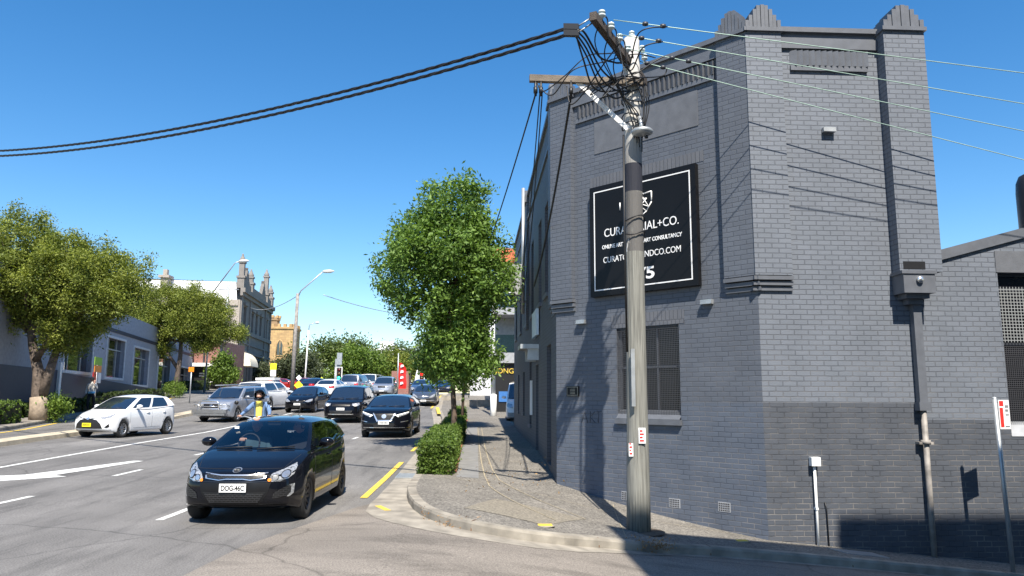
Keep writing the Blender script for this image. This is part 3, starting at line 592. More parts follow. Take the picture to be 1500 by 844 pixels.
# rain head and downpipes
b = B(); WR.box(b, 2.34, 2.88, 3.44, 3.76, .02, .36); WR.box(b, 2.31, 2.91, 3.76, 3.815, .02, .38)
for (u0, u1, z0, z1, o1) in ((2.42, 2.82, 3.36, 3.44, .27), (2.5, 2.76, 3.27, 3.36, .18)): WR.box(b, u0, u1, z0, z1, .02, o1)
rh = bp(b, 'rain_head', 'trim'); b = B(); WR.box(b, 2.42, 2.8, 3.86, 3.99, .2, .246)
bp(b, 'spout_opening', 'black', rh)
b = B(); b.lathe([(0, -.03), (.05, -.02), (.06, 0), (.05, .03), (.035, .05)], c=(7.37, 12.0, 3.66), axis='y', n=16); bp(b, 'overflow', 'chrome', rh)
b = B(); WR.box(b, 2.6, 2.74, 1.5, 3.27, .03, .14); WR.box(b, 2.57, 2.77, 1.5, 1.64, .02, .17); bp(b, 'downpipe', 'trim')
b = B(); b.tube([WR.p(2.67, 1.5, .1), WR.p(2.67, -1.1, .1)], .045, 14); b.lathe([(.045, 0), (.075, 0), (.075, .07), (.045, .07)], c=WR.p(2.67, .95, .1), n=14); WR.box(b, 2.55, 2.79, .95, .99, .0, .12); bp(b, 'downpipe', M('bare_pipe', (.24, .22, .2), .6, var=.4))
# conduit with white box
b = B(); b.tube([WR.p(.79, .62, .06), WR.p(.79, -.8, .06)], .022, 10); WR.box(b, .77, .81, -.1, -.06, 0, .09); cd = bp(b, 'conduit', 'whitepaint'); b = B(); WR.box(b, .72, .87, .6, .74, .02, .13); bp(b, 'outlet_box', 'whitepaint', cd)
b = B(); b.tube([WR.p(.95, .02, .02), WR.p(.97, -.1, .03), WR.p(.98, -.75, .03)], .009, 6); bp(b, 'cable', 'cable')
# white strip and flue behind the wing
b = B(); b.box(8.0, 14, 22, 23, 4.8, 6.85); tag(b.build('white_building', 'whiteroof', off=(8, 22, 4.0)), 'low white wall showing just above the raking wing roof right of the tall pier', 'building')
b = B(); b.lathe([(0.0, 7.5), (.12, 7.49), (.25, 7.42), (.32, 7.25), (.34, 7.0), (.34, 4.5)], c=(13.38, 17.0, -.35), n=24); tag(b.build('roof_vent', 'black', off=(13.38, 17, 4)), 'black round-topped flue rising over the wing roof at the right edge', 'flue')

# signboard
OS = WC.p(2.26, 3.69, 0)
sg = empty('sign_board', OS, 'large black square sign with white border and crest, on the wall behind the pole', 'sign')
b = B(); WC.box(b, 1.03, 3.49, 3.69, 5.95, 0.01, .12); b.build('panel', 'signblack', sg, off=OS)
b = B(); e = .11
for q in ((1.03+e, 3.49-e, 3.69+e, 3.69+e+.022), (1.03+e, 3.49-e, 5.95-e-.022, 5.95-e), (1.03+e, 1.03+e+.022, 3.69+e+.022, 5.95-e-.022), (3.49-e-.022, 3.49-e, 3.69+e+.022, 5.95-e-.022)): WC.box(b, *q, .121, .127)
b.build('border_line', 'signwhite', sg, off=OS)
ucx = 2.26
def sgtext(s, z, size, width, bold=0): return text('lettering', s, size, 'signwhite', frameM(WC.p(ucx, z, .123), tuple(WC.d), (0, 0, 1)), sg, ext=.003, width=width, bold=bold, off=OS)
sgtext('CURATORIAL+CO.', 4.87, .235, 1.72); sgtext('ONLINE ART GALLERY + ART CONSULTANCY', 4.63, .11, 1.84, .002); sgtext('CURATORIALANDCO.COM', 4.345, .17, 1.78); sgtext('175', 3.93, .31, .55, .008)
# serifs on the company name are thin feet and heads of the stems; the crest is a shield of interlaced strokes
b = B()
def stroke(b, pts, r=.012):
    for p, q in zip(pts[:-1], pts[1:]): 
        P = Vector(WC.p(ucx+p[0]*1.4, 5.42+p[1]*1.08, .126)); Q = Vector(WC.p(ucx+q[0]*1.4, 5.42+q[1]*1.08, .126)); b.tube([P, Q], r, 6)
stroke(b, [(-.2, .17), (-.2, -.02), (-.12, -.17), (0, -.27), (.12, -.17), (.2, -.02), (.2, .17), (.07, .15), (0, .2), (-.07, .15), (-.2, .17)])
stroke(b, [(0, .2), (.15, -.1), (-.1, .05), (.12, .06), (-.08, -.18), (0, .3), (.05, .18)], .01); stroke(b, [(-.33, .08), (-.33, -.06)]); stroke(b, [(-.2, .17), (.1, -.16)], .008)
b.build('crest', 'signwhite', sg, off=OS)
# plaque
OP = WC.p(.45, 1.75, 0); pq = empty('plaque', OP, 'small black framed plaque on the corner wall left of the barred window', 'plaque')
b = B(); WC.box(b, .3, .62, 1.72, 1.92, 0, .03); b.build('panel', 'signblack', pq, off=OP)
b = B()
for q in ((.315, .605, 1.733, 1.743), (.315, .605, 1.897, 1.907), (.315, .325, 1.743, 1.897), (.595, .605, 1.743, 1.897)): WC.box(b, *q, .031, .034)
for k in range(4): WC.box(b, .4, .53, 1.765+.03*k, 1.775+.03*k, .031, .033)
b.build('engraving', M('dull_bronze', (.25, .24, .2), .4), pq, off=OP)
# graffiti
b = B()
def gstroke(pts, o=.004):
    for p, q in zip(pts[:-1], pts[1:]): b.tube([WC.p(p[0], p[1], o), WC.p(q[0], q[1], o)], .006, 5)
gstroke([(.68, 1.2), (.75, 1.42), (.83, 1.19)]); gstroke([(.71, 1.28), (.81, 1.28)]); gstroke([(.9, 1.42), (.89, 1.2)]); gstroke([(1.02, 1.42), (.89, 1.31), (1.02, 1.2)]); gstroke([(1.1, 1.2), (1.11, 1.42)]); gstroke([(1.06, 1.42), (1.18, 1.42)])
bp(b, 'graffiti', M('pencil_grey', (.06, .065, .08), .9))
# projecting white sign and notice on the street side
o_ = WL.p(12.2, 3.3, 0); b = B(); WL.box(b, 11.9, 13.4, 3.35, 4.05, .03, .1); tag(b.build('shop_sign', M('pale_sign', (.55, .63, .66), .4), off=o_), 'pale rectangular sign on the shaded street wall above the small door hood', 'sign')
o_ = WL.p(10.9, 1.2, 0); b = B(); WL.box(b, 10.8, 11.05, 1.2, 2.2, .02, .08); tag(b.build('notice_board', 'signwhite', off=o_), 'narrow white upright notice on the shaded street wall beside the door', 'sign')
# service bracket on the street side
OM = (1.5, 24.2, 4.4); mb = empty('service_mast', OM, 'grey cable mast with insulators fixed high on the shaded street wall beside the tree', 'cable mast')
b = B(); b.tube([(1.5, 24.2, 4.4), (1.5, 24.2, 8.6)], .06, 10); b.build('mast', 'steel', mb, off=OM)
b = B(); b.box(1.1, 1.45, 24.0, 24.3, 5.0, 6.0); b.tube([(1.68, 24.2, 4.8), (1.1, 24.2, 4.8)], .03); b.build('bracket', 'greywall', mb, off=OM)
for k in range(3):
    b = B(); b.lathe([(0, 0), (.07, .02), (.07, .06), (.04, .08), (.07, .1), (.06, .16), (0, .17)], c=(1.05, 24.0, 5.0+.4*k), n=12); b.build('insulator', 'porcelain', mb, off=OM)

# ------------------------------------------------------------ leaves
def leaf_mesh(name, mat, parent, off, blobs, nclump, nleaf, size, spread, seed=1, shell=(.72, 1.04), flat=.5, box=None, aspect=.42):
    rng = np.random.default_rng(seed)
    if box is None:
        bl = np.array(blobs, float); wgt = (bl[:, 3]*bl[:, 5]); wgt /= wgt.sum()
        bi = rng.choice(len(bl), nclump, p=wgt); d = rng.normal(size=(nclump, 3)); d /= np.linalg.norm(d, axis=1)[:, None]
        rr = rng.uniform(*shell, nclump); bump_ = 1+.13*np.sin(d[:, 0]*7+bi)+.12*np.sin(d[:, 2]*9+2*bi)+.08*np.sin(d[:, 1]*13+bi)
        cc = bl[bi, :3]+d*bl[bi, 3:6]*(rr*bump_)[:, None]
    else:
        x0, x1, y0, y1, z0, z1 = box; cc = np.stack([rng.uniform(x0, x1, nclump), rng.uniform(y0, y1, nclump), rng.uniform(z0, z1, nclump)], 1)
        f = rng.integers(0, 5, nclump); e = rng.uniform(-.03, .05, nclump)
        cc[f == 0, 2] = z1+e[f == 0]; cc[f == 1, 0] = x0-e[f == 1]; cc[f == 2, 0] = x1+e[f == 2]; cc[f == 3, 1] = y0-e[f == 3]; cc[f == 4, 2] = z1+e[f == 4]
    cv = np.clip(rng.normal(.42, .2, nclump), 0, 1)
    ci = rng.integers(0, nclump, nleaf); c = cc[ci]+rng.normal(size=(nleaf, 3))*spread
    nrm = rng.normal(size=(nleaf, 3)); nrm[:, 2] += flat*1.6; nrm /= np.linalg.norm(nrm, axis=1)[:, None]
    a = np.cross(nrm, rng.normal(size=(nleaf, 3))); a /= np.linalg.norm(a, axis=1)[:, None]; bb = np.cross(nrm, a)
    L = size*rng.uniform(.6, 1.35, nleaf)[:, None]; Wd = L*aspect
    V = np.stack([c-a*L/2, c+bb*Wd/2+a*L*.05, c+a*L/2-nrm*L*.08, c-bb*Wd/2+a*L*.05], 1).reshape(-1, 3)-np.array(off)
    me = bpy.data.meshes.new(name); me.vertices.add(nleaf*4); me.vertices.foreach_set('co', V.astype(np.float32).ravel())
    me.loops.add(nleaf*4); me.loops.foreach_set('vertex_index', np.arange(nleaf*4, dtype=np.int32))
    me.polygons.add(nleaf); me.polygons.foreach_set('loop_start', np.arange(0, nleaf*4, 4, dtype=np.int32)); me.polygons.foreach_set('loop_total', np.full(nleaf, 4, dtype=np.int32))
    me.update(calc_edges=True); at = me.color_attributes.new('leaf', 'FLOAT_COLOR', 'CORNER')
    val = np.clip(cv[ci]+rng.normal(size=nleaf)*.16, 0, 1); colr = np.repeat(np.stack([val, val, val, np.ones(nleaf)], 1), 4, axis=0)
    at.data.foreach_set('color', colr.astype(np.float32).ravel()); me.materials.append(MAT[mat] if isinstance(mat, str) else mat)
    o = bpy.data.objects.new(name, me); COL.objects.link(o); o.parent = parent
    if parent is None: o.location = off
    return o
def limb(b, pts, r0, r1, n=8, seed=0):
    rnd = random.Random(seed); P = resample([p[:2] for p in pts], 99)
    m = len(pts); b.tube(pts, [r0+(r1-r0)*i/(m-1) for i in range(m)], n)
def tree(name, base, label, blobs, trunks, leafmat, nclump, nleaf, size, spread, seed, group=None, bark='bark', cat='tree', **k):
    t = empty(name, base, label, cat, group)
    b = B()
    for pts, r0, r1 in trunks: limb(b, [(base[0]+p[0], base[1]+p[1], base[2]+p[2]) for p in pts], r0, r1, 10)
    b.build('trunk', bark, t, off=base)
    bl = [(base[0]+q[0], base[1]+q[1], base[2]+q[2], q[3], q[4], q[5]) for q in blobs]
    # twigs from the trunk into the crown
    b = B(); rnd = random.Random(seed)
    for q in bl:
        for _ in range(3):
            top = trunks[0][0][-1]; s0 = Vector((base[0]+top[0], base[1]+top[1], base[2]+top[2]*rnd.uniform(.75, 1)))
            e = Vector((q[0]+rnd.uniform(-.6, .6)*q[3], q[1]+rnd.uniform(-.6, .6)*q[4], q[2]+rnd.uniform(-.5, .6)*q[5])); mid = (s0+e)/2+Vector((rnd.uniform(-.2, .2), 0, -.15*(e-s0).length*.3))
            b.tube([s0, mid, e], [trunks[0][2]*.6, trunks[0][2]*.4, .015], 6)
    b.build('branches', bark, t, off=base)
    leaf_mesh('crown', leafmat, t, base, bl, nclump, nleaf, size, spread, seed, **k); return t
# street tree in the hedge
zb = gz(-.75, 22)+.13
tree('street_tree', (-.75, 22, zb), 'tall narrow glossy green tree growing out of the clipped hedge beside the footpath',
     [(-.1, 0, 5.3, 1.6, 1.6, 1.7), (.1, 0, 6.75, .95, 1, 1.25), (-1.35, 0, 4.9, .95, 1.2, .95), (1.05, 0, 4.85, .85, 1.1, .85), (.1, 0, 3.75, 1.15, 1.1, 1.0), (.0, .1, 2.75, 1.0, 1.0, .95), (.75, 0, 2.35, .5, .5, .5), (-.55, 0, 5.9, 1.2, 1.2, 1.1), (.75, 0, 6.0, .8, .9, .9), (-.35, 0, 2.6, .7, .6, .55)],
     [([(.12, 0, 0), (.14, 0, .9), (.08, 0, 1.8), (0, .02, 3.4), (-.05, 0, 5.6)], .095, .04)], 'leafR', 900, 52000, .135, .15, 3, bark='bark2', shell=(.62, 1.05))
tree('street_tree', (-.55, 31, gz(-.55, 31)+.13), 'slim smaller tree further up the same hedge, behind the tall glossy one',
     [(.2, 0, 3.2, 1.2, 1.2, .9), (.9, 0, 3.0, .7, .8, .6), (-.2, 0, 4.2, 1.2, 1.2, 1.0), (.4, 0, 5.3, 1.0, 1.0, 1.0)], [([(0, 0, 0), (.05, 0, 1.5), (.1, 0, 4)], .07, .03)], 'leafR', 300, 12000, .16, .16, 4, bark='bark2')
# hedges beside the footpath: one row per stretch
def hedge(x0, x1, y0, y1, h, label, seed, nl=9000, mat='leafH', grp=None, size=.06):
    z = gz((x0+x1)/2, (y0+y1)/2)+.12; t = empty('hedge', ((x0+x1)/2, (y0+y1)/2, z), label, 'hedge', grp)
    off = ((x0+x1)/2, (y0+y1)/2, z); b = B(); n = max(2, int((y1-y0)/1.2))
    for k in range(n):
        ya = y0+.06+(y1-y0-.12)*k/n; yb = y0+.06+(y1-y0-.12)*(k+1)/n; za = gz(x0, ya)+.1
        b.box(x0+.05, x1-.05, ya, yb-.002, za, za+h-.06)
    b.build('inner_growth', M('hedge_twigs', (.02, .025, .01), .9), t, off=off)
    for _ in (0,):
        o = leaf_mesh('foliage', mat, t, off, None, int(nl/9), nl, size, .035, seed, box=(x0, x1, y0, y1, z, z+h-.02), flat=.3, aspect=.5)
        me = o.data; co = np.empty(len(me.vertices)*3, np.float32); me.vertices.foreach_get('co', co); co = co.reshape(-1, 3)
        c0 = gz((x0+x1)/2, (y0+y1)/2)
        co[:, 2] += np.array([gz((x0+x1)/2, yy+off[1])-c0 for yy in co[::4, 1]], np.float32).repeat(4); me.vertices.foreach_set('co', co.ravel()); me.update()
    return t
hedge(-1.1, -.46, 15.5, 21.2, .64, 'nearest clipped box hedge of the strip, in front of the tree trunk', 5, 16000)
hedge(-1.02, -.42, 22.7, 28.8, .6, 'clipped hedge further up the planting strip, directly behind the tree trunk', 6, 11000)
hedge(-1.1, -.5, 32, 38.5, .6, 'farthest clipped hedge of the planting strip beside the footpath', 8, 7000)
b = B(); b.box(-.42, -.37, 15.7, 30, 0, .001); b = B()
ysq = list(np.arange(15.9, 38, .6)); sheet(b, [(-.43, y) for y in ysq], [(-.37, y) for y in ysq], 1, .16); struct(b, 'planter_edging', M('brick_edging', (.32, .13, .08), .9, var=.3))
# left trees
zt = gz(-18.9, 33.4)+.15
tree('street_tree', (-18.6, 33.4, zt), 'big spreading olive-green tree with a forked flaking trunk at the left edge',
     [(-1.5, 0, 7.6, 1.75, 1.9, 1.35), (.55, 0, 7.3, 1.0, 1.3, .95), (2.4, 0, 6.3, 1.5, 1.8, 1.35), (2.9, -.3, 5.3, 1.1, 1.5, 1.0), (.8, -.4, 5.9, 1.8, 2.0, 1.3), (-1.2, -.2, 5.9, 2.0, 2.2, 1.4), (-3.4, 0, 6.4, 1.7, 1.9, 1.6), (-2.9, -.2, 4.6, 1.3, 1.6, 1.3), (1.3, .3, 4.6, 1.5, 1.6, .9), (.7, .4, 3.5, 1.1, 1.3, .9), (-.6, .6, 4.6, 1.3, 1.3, .9), (-4.0, 0, 4.4, 1.2, 1.5, 1.5), (-2.9, .2, 3.2, .9, 1.1, .8)],
     [([(0, 0, 0), (-.08, 0, .9), (-.18, 0, 2.0), (-.55, 0, 3.2), (-.9, 0, 5.0)], .34, .12), ([(0, 0, .9), (.25, 0, 1.9), (.42, .1, 2.9), (1.3, .2, 4.6)], .25, .1), ([(-.3, -.1, 2.5), (.3, -.3, 3.4), (1.1, -.5, 4.3)], .15, .07)],
     'leafL', 1500, 200000, .12, .18, 11, shell=(.5, 1.02))
b = B(); b.tube([(-18.6, 33.4, zt-.02), (-18.62, 33.4, zt+.45), (-18.68, 33.4, zt+.95)], [.385, .356, .33], 14); b.build('peeled_bark', 'barkdust', bpy.data.objects['street_tree.002'], off=(-18.6, 33.4, zt))
tree('street_tree', (-24.2, 62.5, gz(-24.2, 62.5)+.15), 'olive-green round street tree right of the big one, in front of the arched grey building',
     [(-3.1, 0, 6.0, 1.5, 1.9, 1.2), (-1.2, 0, 7.4, 1.9, 2.1, 1.45), (1.0, 0, 7.2, 1.8, 2.0, 1.5), (2.6, 0, 6.3, 1.4, 1.7, 1.5), (-1.6, -.4, 5.6, 2.0, 1.9, 1.2), (.9, -.4, 5.4, 1.9, 1.9, 1.3), (-3.5, 0, 4.9, 1.1, 1.5, .8), (-1.9, 0, 3.7, 1.1, 1.3, .9), (3.0, 0, 4.8, .9, 1.2, .9), (4.4, .4, 4.9, .7, .8, .6), (1.9, .2, 4.1, 1.0, 1.2, .8)],
     [([(0, 0, 0), (.05, 0, 1.5), (.15, 0, 3.0), (.1, 0, 5.5)], .26, .12), ([(.05, 0, 1.9), (-.9, 0, 3.2), (-1.4, 0, 4.6)], .16, .08)], 'leafL', 1200, 120000, .155, .23, 12, shell=(.6, 1.03))
tree('street_tree', (-25.2, 76, gz(-25.2, 76)+.15), 'young light-green sapling between the second street tree and the arched grey building',
     [(0, 0, 1.6, 1.1, 1.1, 1.0), (.2, 0, 2.7, .7, .8, .8), (.9, 0, 1.4, .7, .8, .6)], [([(0, 0, 0), (0, 0, 3)], .06, .03)], 'leafB', 160, 4500, .3, .25, 13)
MAT['barkskirt'] = MAT['barkdust']
# hedges on the far footpath
hedge(-20.6, -18.2, 25.5, 31.6, .85, 'low clipped hedge on the far footpath left of the forked trunk', 21, 9000, size=.1)
for i, (x0, y0, x1, y1, h, lab) in enumerate(((-20.8, 34.6, -19.8, 41, .6, 'dark low hedge on the far footpath behind the white hatchback'), (-23, 44, -22, 55, .65, 'dark low hedge on the far footpath between the white hatchback and the silver car'), (-25.6, 63.6, -24.8, 72, .8, 'dark low hedge on the far footpath right of the second street tree'))):
    hedge(x0, x1, y0, y1, h, lab, 22+i, 5000, mat='leafD', size=.13)
for i, (x, y, lab) in enumerate(((-18.1, 33.8, 'small bright shrub at the foot of the forked trunk'), (-23.9, 61.5, 'rounded bright shrub at the foot of the second street tree'), (-22.6, 58, 'smaller shrub just left of the silver car roofline'))):
    z = gz(x, y)+.1; t = empty('shrub', (x, y, z), lab, 'shrub'); b = B(); b.tube([(x, y, z), (x, y, z+.5)], .03, 6); b.build('stem', 'bark2', t, off=(x, y, z))
    leaf_mesh('foliage', 'leafB', t, (x, y, z), [(x, y, z+.5, .5+.15*i, .5, .5)], 60, 1500, .13, .12, 31+i)

# ------------------------------------------------------------ left side buildings
OLB = (-21.2, 39, .8)
WLB = Wall((-21.2, 39), (-.19, .98), (.98, .19))
lb = empty('shop_building', OLB, 'long blue-grey building with tall dark windows over a navy base across the road', 'building')
def lp(b, name, mats, parent=None, **k): return b.build(name, mats, parent or lb, off=OLB, **k)
WH = [(1.2, 6.1, 3.0, 5.4), (8.9, 13.2, 2.85, 5.4), (15.6, 20.4, 2.5, 5.2), (23.7, 28.6, 2.3, 5.0), (32.8, 38.8, 2.0, 4.5)]
b = B(); WLB.cells(b, -12, 44, 1.9, 7.2, WH, depth=.3); WLB.quad(b, -12, 44, 7.2, 7.2, z1b=7.2)
b.poly([WLB.p(44, .5), WLB.p(44, .5, -14), WLB.p(44, 7.2, -14), WLB.p(44, 7.2)]); b.poly([WLB.p(-12, .5, -14), WLB.p(-12, .5), WLB.p(-12, 7.2), WLB.p(-12, 7.2, -14)])
lp(b, 'wall', 'wallL')
b = B(); b.poly([WLB.p(-12, 7.2), WLB.p(44, 7.2), WLB.p(44, 8.6, -6), WLB.p(-12, 8.6, -6)]); lp(b, 'roof', M('zinc_roof', (.45, .47, .5), .5))
b = B(); q = [WLB.p(.8, 0.3, .06), WLB.p(44, .3, .06), WLB.p(44, 1.75, .06), WLB.p(.8, 2.9, .06)]; r = [WLB.p(.8, .3, -.05), WLB.p(44, .3, -.05), WLB.p(44, 1.75, -.05), WLB.p(.8, 2.9, -.05)]
b.hexa([q[0], q[1], r[1], r[0], q[3], q[2], r[2], r[3]]); lp(b, 'plinth', 'navy')
b = B(); b.hexa([WLB.p(-12, 1, .02), WLB.p(.5, 1, .02), WLB.p(.5, 1, -.1), WLB.p(-12, 1, -.1), WLB.p(-12, 3, .02), WLB.p(.5, 3, .02), WLB.p(.5, 3, -.1), WLB.p(-12, 3, -.1)]); lp(b, 'dark_bay', 'navy')
b = B(); WLB.box(b, .5, .8, .6, 3.4, -.05, .14); lp(b, 'corner_post', 'whitepaint')
b = B(); WLB.box(b, -12, 44, 5.75, 5.98, 0, .05); lp(b, 'band', 'navy')
for a, c, e, f in WH:
    b = B()
    for q in ((a-.12, a+.06, e-.1, f+.1), (c-.06, c+.12, e-.1, f+.1)): WLB.box(b, *q, 0, .06)
    for q in ((a+.06, c-.06, f-.04, f+.1), (a+.06, c-.06, e-.1, e+.06)): WLB.box(b, *q, 0, .055)
    w = lp(b, 'window', 'wallLw'); b = B(); WLB.quad(b, a, c, e, f, -.25); lp(b, 'pane', 'glass', w)
    b = B(); WLB.box(b, a+.06, c-.06, f-.75, f-.68, -.24, -.18)
    for k in (.28, .72): WLB.box(b, a+(c-a)*k-.04, a+(c-a)*k+.04, e, f, -.245, -.19)
    lp(b, 'mullion', 'steel', w)
# real estate style poster on a post
OX = WLB.p(7.6, .9, .6); t = empty('street_sign', OX, 'green, yellow and red stacked panels on a post before the navy wall, above the pedestrian', 'sign'); 
b = B(); b.tube([WLB.p(5.1, .8, .6), WLB.p(5.1, 3.6, .6)], .04); b.build('post', 'steel', t, off=OX)
for (a, c, e, f, mt) in ((6.7, 8.4, 3.35, 3.8, M('lime', (.25, .45, .02), .5)), (6.75, 8.4, 2.95, 3.33, 'amber'), (6.6, 7.5, 2.35, 2.93, 'red'), (7.52, 8.4, 2.35, 2.93, 'signwhite')):
    b = B(); WLB.box(b, a-2.3, c-2.6, e+.1, f+.1, .62, .65); b.build('panel', mt, t, off=OX)
# iron fence at far left
OF = (-18.6+-1.6, 31, .5); fe = empty('metal_fence', OF, 'dark metal fence with thin pale uprights behind the hedge at the left edge', 'fence')
b = B()
fx = lambda y: KLx(y)-2.2
for k in range(14):
    y = 27+k*.75; z = gz(fx(y), y)+.15; b.tube([(fx(y), y, z), (fx(y), y, z+1.6)], .025, 6)
b.build('bars', 'steel', fe, off=OF); b = B()
for h in (.9, 1.6): b.tube([(fx(y), y, gz(fx(y), y)+.15+h) for y in (27, 32, 37)], .025, 6)
b.build('rails', 'steel', fe, off=OF)
b = B(); b.hexa([(fx(26)-.4, 24, .3), (fx(38)-.4, 38.6, .3), (fx(38)-.6, 38.6, .3), (fx(26)-.6, 24, .3), (fx(26)-.4, 24, 2.9), (fx(38)-.4, 38.6, 2.9), (fx(38)-.6, 38.6, 2.9), (fx(26)-.6, 24, 2.9)]); tag(b.build('garden_wall', 'navy', off=(-19, 30, .3)), 'plain navy wall standing behind the metal fence and the forked tree', 'wall')
# dark shopfront with red brick over it
O2 = (-27, 78, 2); t = empty('shop_building', O2, 'narrow red brick shop over a black shopfront beside the arched grey building', 'building')
b = B(); b.box(-29.6, -26.05, 78, 86, 1.5, 7.4); b.build('wall', 'redbrick', t, off=O2)
b = B(); b.box(-29.3, -26.1, 77.7, 77.99, 1.5, 5.0); b.build('shopfront', 'black', t, off=O2); b = B(); b.box(-29.7, -25.7, 76.9, 78, 4.75, 5.1); b.build('awning', 'whitepaint', t, off=O2)
b = B()
for x in (-29.3, -27.6, -25.95): b.box(x-.07, x+.07, 77.8, 77.95, 5.1, 7.5)
b.box(-29.4, -25.9, 77.8, 77.95, 7.5, 7.65); b.build('balcony_frame', 'darkpaint', t, off=O2)
# the shopfront carries only short pale marks at this distance
b = B()
for z, ws in ((4.0, (.5, .3)), (3.75, (.9,)), (3.15, (.25, .2, .7)), (2.6, (.2, .2, .4))):
    x = -27.9
    for w_ in ws: b.box(x, x+w_, 77.66, 77.7, z, z+.14); x += w_+.12
b.build('lettering', 'signwhite', t, off=O2)
# arched grey classical building
W3 = Wall((-27.6, 88.4), (-.087, .996), (.996, .087)); O3 = (-27.6, 88.4, 2.3)
t3 = empty('arched_building', O3, 'two-storey grey classical building with pinnacled parapet and round-arched ground windows', 'building')
def p3(b, name, mats, parent=None, **k): return b.build(name, mats, parent or t3, off=O3, **k)
up3 = [(2.2, 3.6, 9.9, 12.5), (6.8, 8.0, 9.8, 12.2), (9.4, 10.7, 9.8, 12.2), (12.1, 13.4, 9.8, 12.2), (16.4, 17.4, 9.8, 12.2)]; ar3 = [(2.2, 3.6, 3.4, 5.6), (6.6, 8.0, 3.4, 5.6), (9.2, 10.6, 3.4, 5.6), (11.8, 13.2, 3.4, 5.6), (16.2, 17.6, 3, 5.6)]
b = B(); W3.cells(b, 0, 19.6, 1.8, 14.0, up3+ar3, depth=.45); b.m = 1
b.poly([W3.p(0, 1.8, 0), W3.p(0, 1.8, -20), W3.p(0, 13.0, -20), W3.p(0, 13.0, 0)]); b.m = 0; b.poly([W3.p(19.6, 1.8, 0), W3.p(19.6, 1.8, -20), W3.p(19.6, 14, -20), W3.p(19.6, 14.0, 0)]); p3(b, 'wall', ['classic', 'classic_side'])
b = B(); b.poly([W3.p(.1, 12.9, -.5), W3.p(19.5, 12.9, -.5), W3.p(19.5, 15.4, -9), W3.p(.1, 15.4, -9)]); b.poly([W3.p(.1, 12.9, -.4), W3.p(.1, 15.1, -.6), W3.p(.1, 15.1, -24), W3.p(.1, 12.9, -24)]); b.poly([W3.p(.1, 15.1, -.6), W3.p(19, 15.1, -.6), W3.p(19, 15.4, -20), W3.p(.1, 15.4, -20)]); p3(b, 'roof', 'whiteroof')
b = B()
for k in range(8): W3.box(b, -.12, -.002, 2, 12.6, -2-1.8*k, -1.85-1.8*k)
W3.box(b, -.16, -.0, 12.3, 12.9, -20, -.2); p3(b, 'downpipe', 'classic_side')
for i, (z, h, o) in enumerate(((13.9, .5, .55), (13.5, .4, .3), (9.2, .45, .25), (6.9, .35, .22), (8.0, .2, .15))):
    b = B(); W3.box(b, -.2, 19.8, z, z+h, 0, o); p3(b, 'cornice', 'classic')
b = B(); W3.box(b, 0, 19.6, 14.4, 15.3, -.4, .1)
for q in (3, 13.5): 
    for k in range(5): W3.box(b, q-1.2+k*.3, q+1.2-k*.3, 15.3+.4*k, 15.7+.4*k, -.35, .08)
p3(b, 'parapet', 'classic')
for u in (.5, 5.6, 15.6, 19.2):
    hh = 2.2 if u < 3 else 2.9 if u == 15.6 else 1.2
    b = B(); W3.box(b, u-.45, u+.45, 14.4, 15.6, -.5, .3); W3.box(b, u-.55, u+.55, 15.6, 15.85, -.6, .4); W3.box(b, u-.32, u+.32, 15.85, 15.2+hh, -.4, .2); W3.box(b, u-.42, u+.42, 15.2+hh, 15.4+hh, -.5, .3)
    b.lathe([(.3, 0), (.38, .2), (.22, .5), (.1, .8), (.12, .9), (0, 1.0)], c=W3.p(u, 15.4+hh, -.1), n=10); p3(b, 'pinnacle', 'classic')
    b = B(); W3.box(b, u-.28, u+.28, 2, 13.5, 0, .16); p3(b, 'pilaster', 'classic')
for a, c, e, f in up3:
    b = B(); W3.quad(b, a, c, e, f, -.4); p3(b, 'window', 'glass'); b = B(); W3.box(b, a-.25, c+.25, f+.1, f+.45, 0, .25); p3(b, 'window_hood', 'classic'); b = B(); W3.box(b, a-.2, c+.2, e-.3, e-.05, 0, .2); p3(b, 'window_sill', 'classic')
for a, c, e, f in ar3:
    # the round head is a half disc of glass set just proud, ringed by a moulding
    b = B(); W3.quad(b, a, c, e, f, -.4); r = (c-a)/2; m = (a+c)/2
    b.poly([W3.p(m+r*math.cos(x*math.pi/12), f+r*math.sin(x*math.pi/12)*1.2, .012) for x in range(13)]); w = p3(b, 'window', 'glass')
    b = B(); b.tube([W3.p(m+(r+.15)*math.cos(x*math.pi/12), f+(r+.15)*math.sin(x*math.pi/12)*1.2, .06) for x in range(13)], .13, 6); p3(b, 'arch_moulding', 'classic', w)
# pale bulged awning
o_ = W3.p(3.0, 5.3, 0); b = B(); rows = []
for i in range(9):
    u = -.1+i*.55; rows.append([W3.p(u, 5.3+1.7*math.sin(x*math.pi/12), .1+1.5*math.cos(x*math.pi/12)) for x in range(7)])
b.grid(rows)
for r_ in (rows[0], rows[-1]): b.poly(r_+[W3.p(-.1 if r_ is rows[0] else 4.3, 5.3, .1)])
tag(b.build('awning', M('cream_canvas', (.8, .72, .55), .7), off=o_), 'cream rounded canvas awning on the arched grey building', 'awning')
# small roof ornament behind
b = B(); b.box(-36.6, -34.8, 86, 88, 12, 13.6); b.box(-36.1, -35.3, 86.5, 87.5, 13.6, 15.2); b.box(-36.3, -35.1, 86.3, 87.7, 15.2, 15.5); b.box(-35.95, -35.5, 86.7, 87.2, 15.5, 16.2); tag(b.build('chimney', 'classic_side', off=(-35.7, 87, 12)), 'stubby pale chimney standing above the white roof behind the trees', 'chimney')
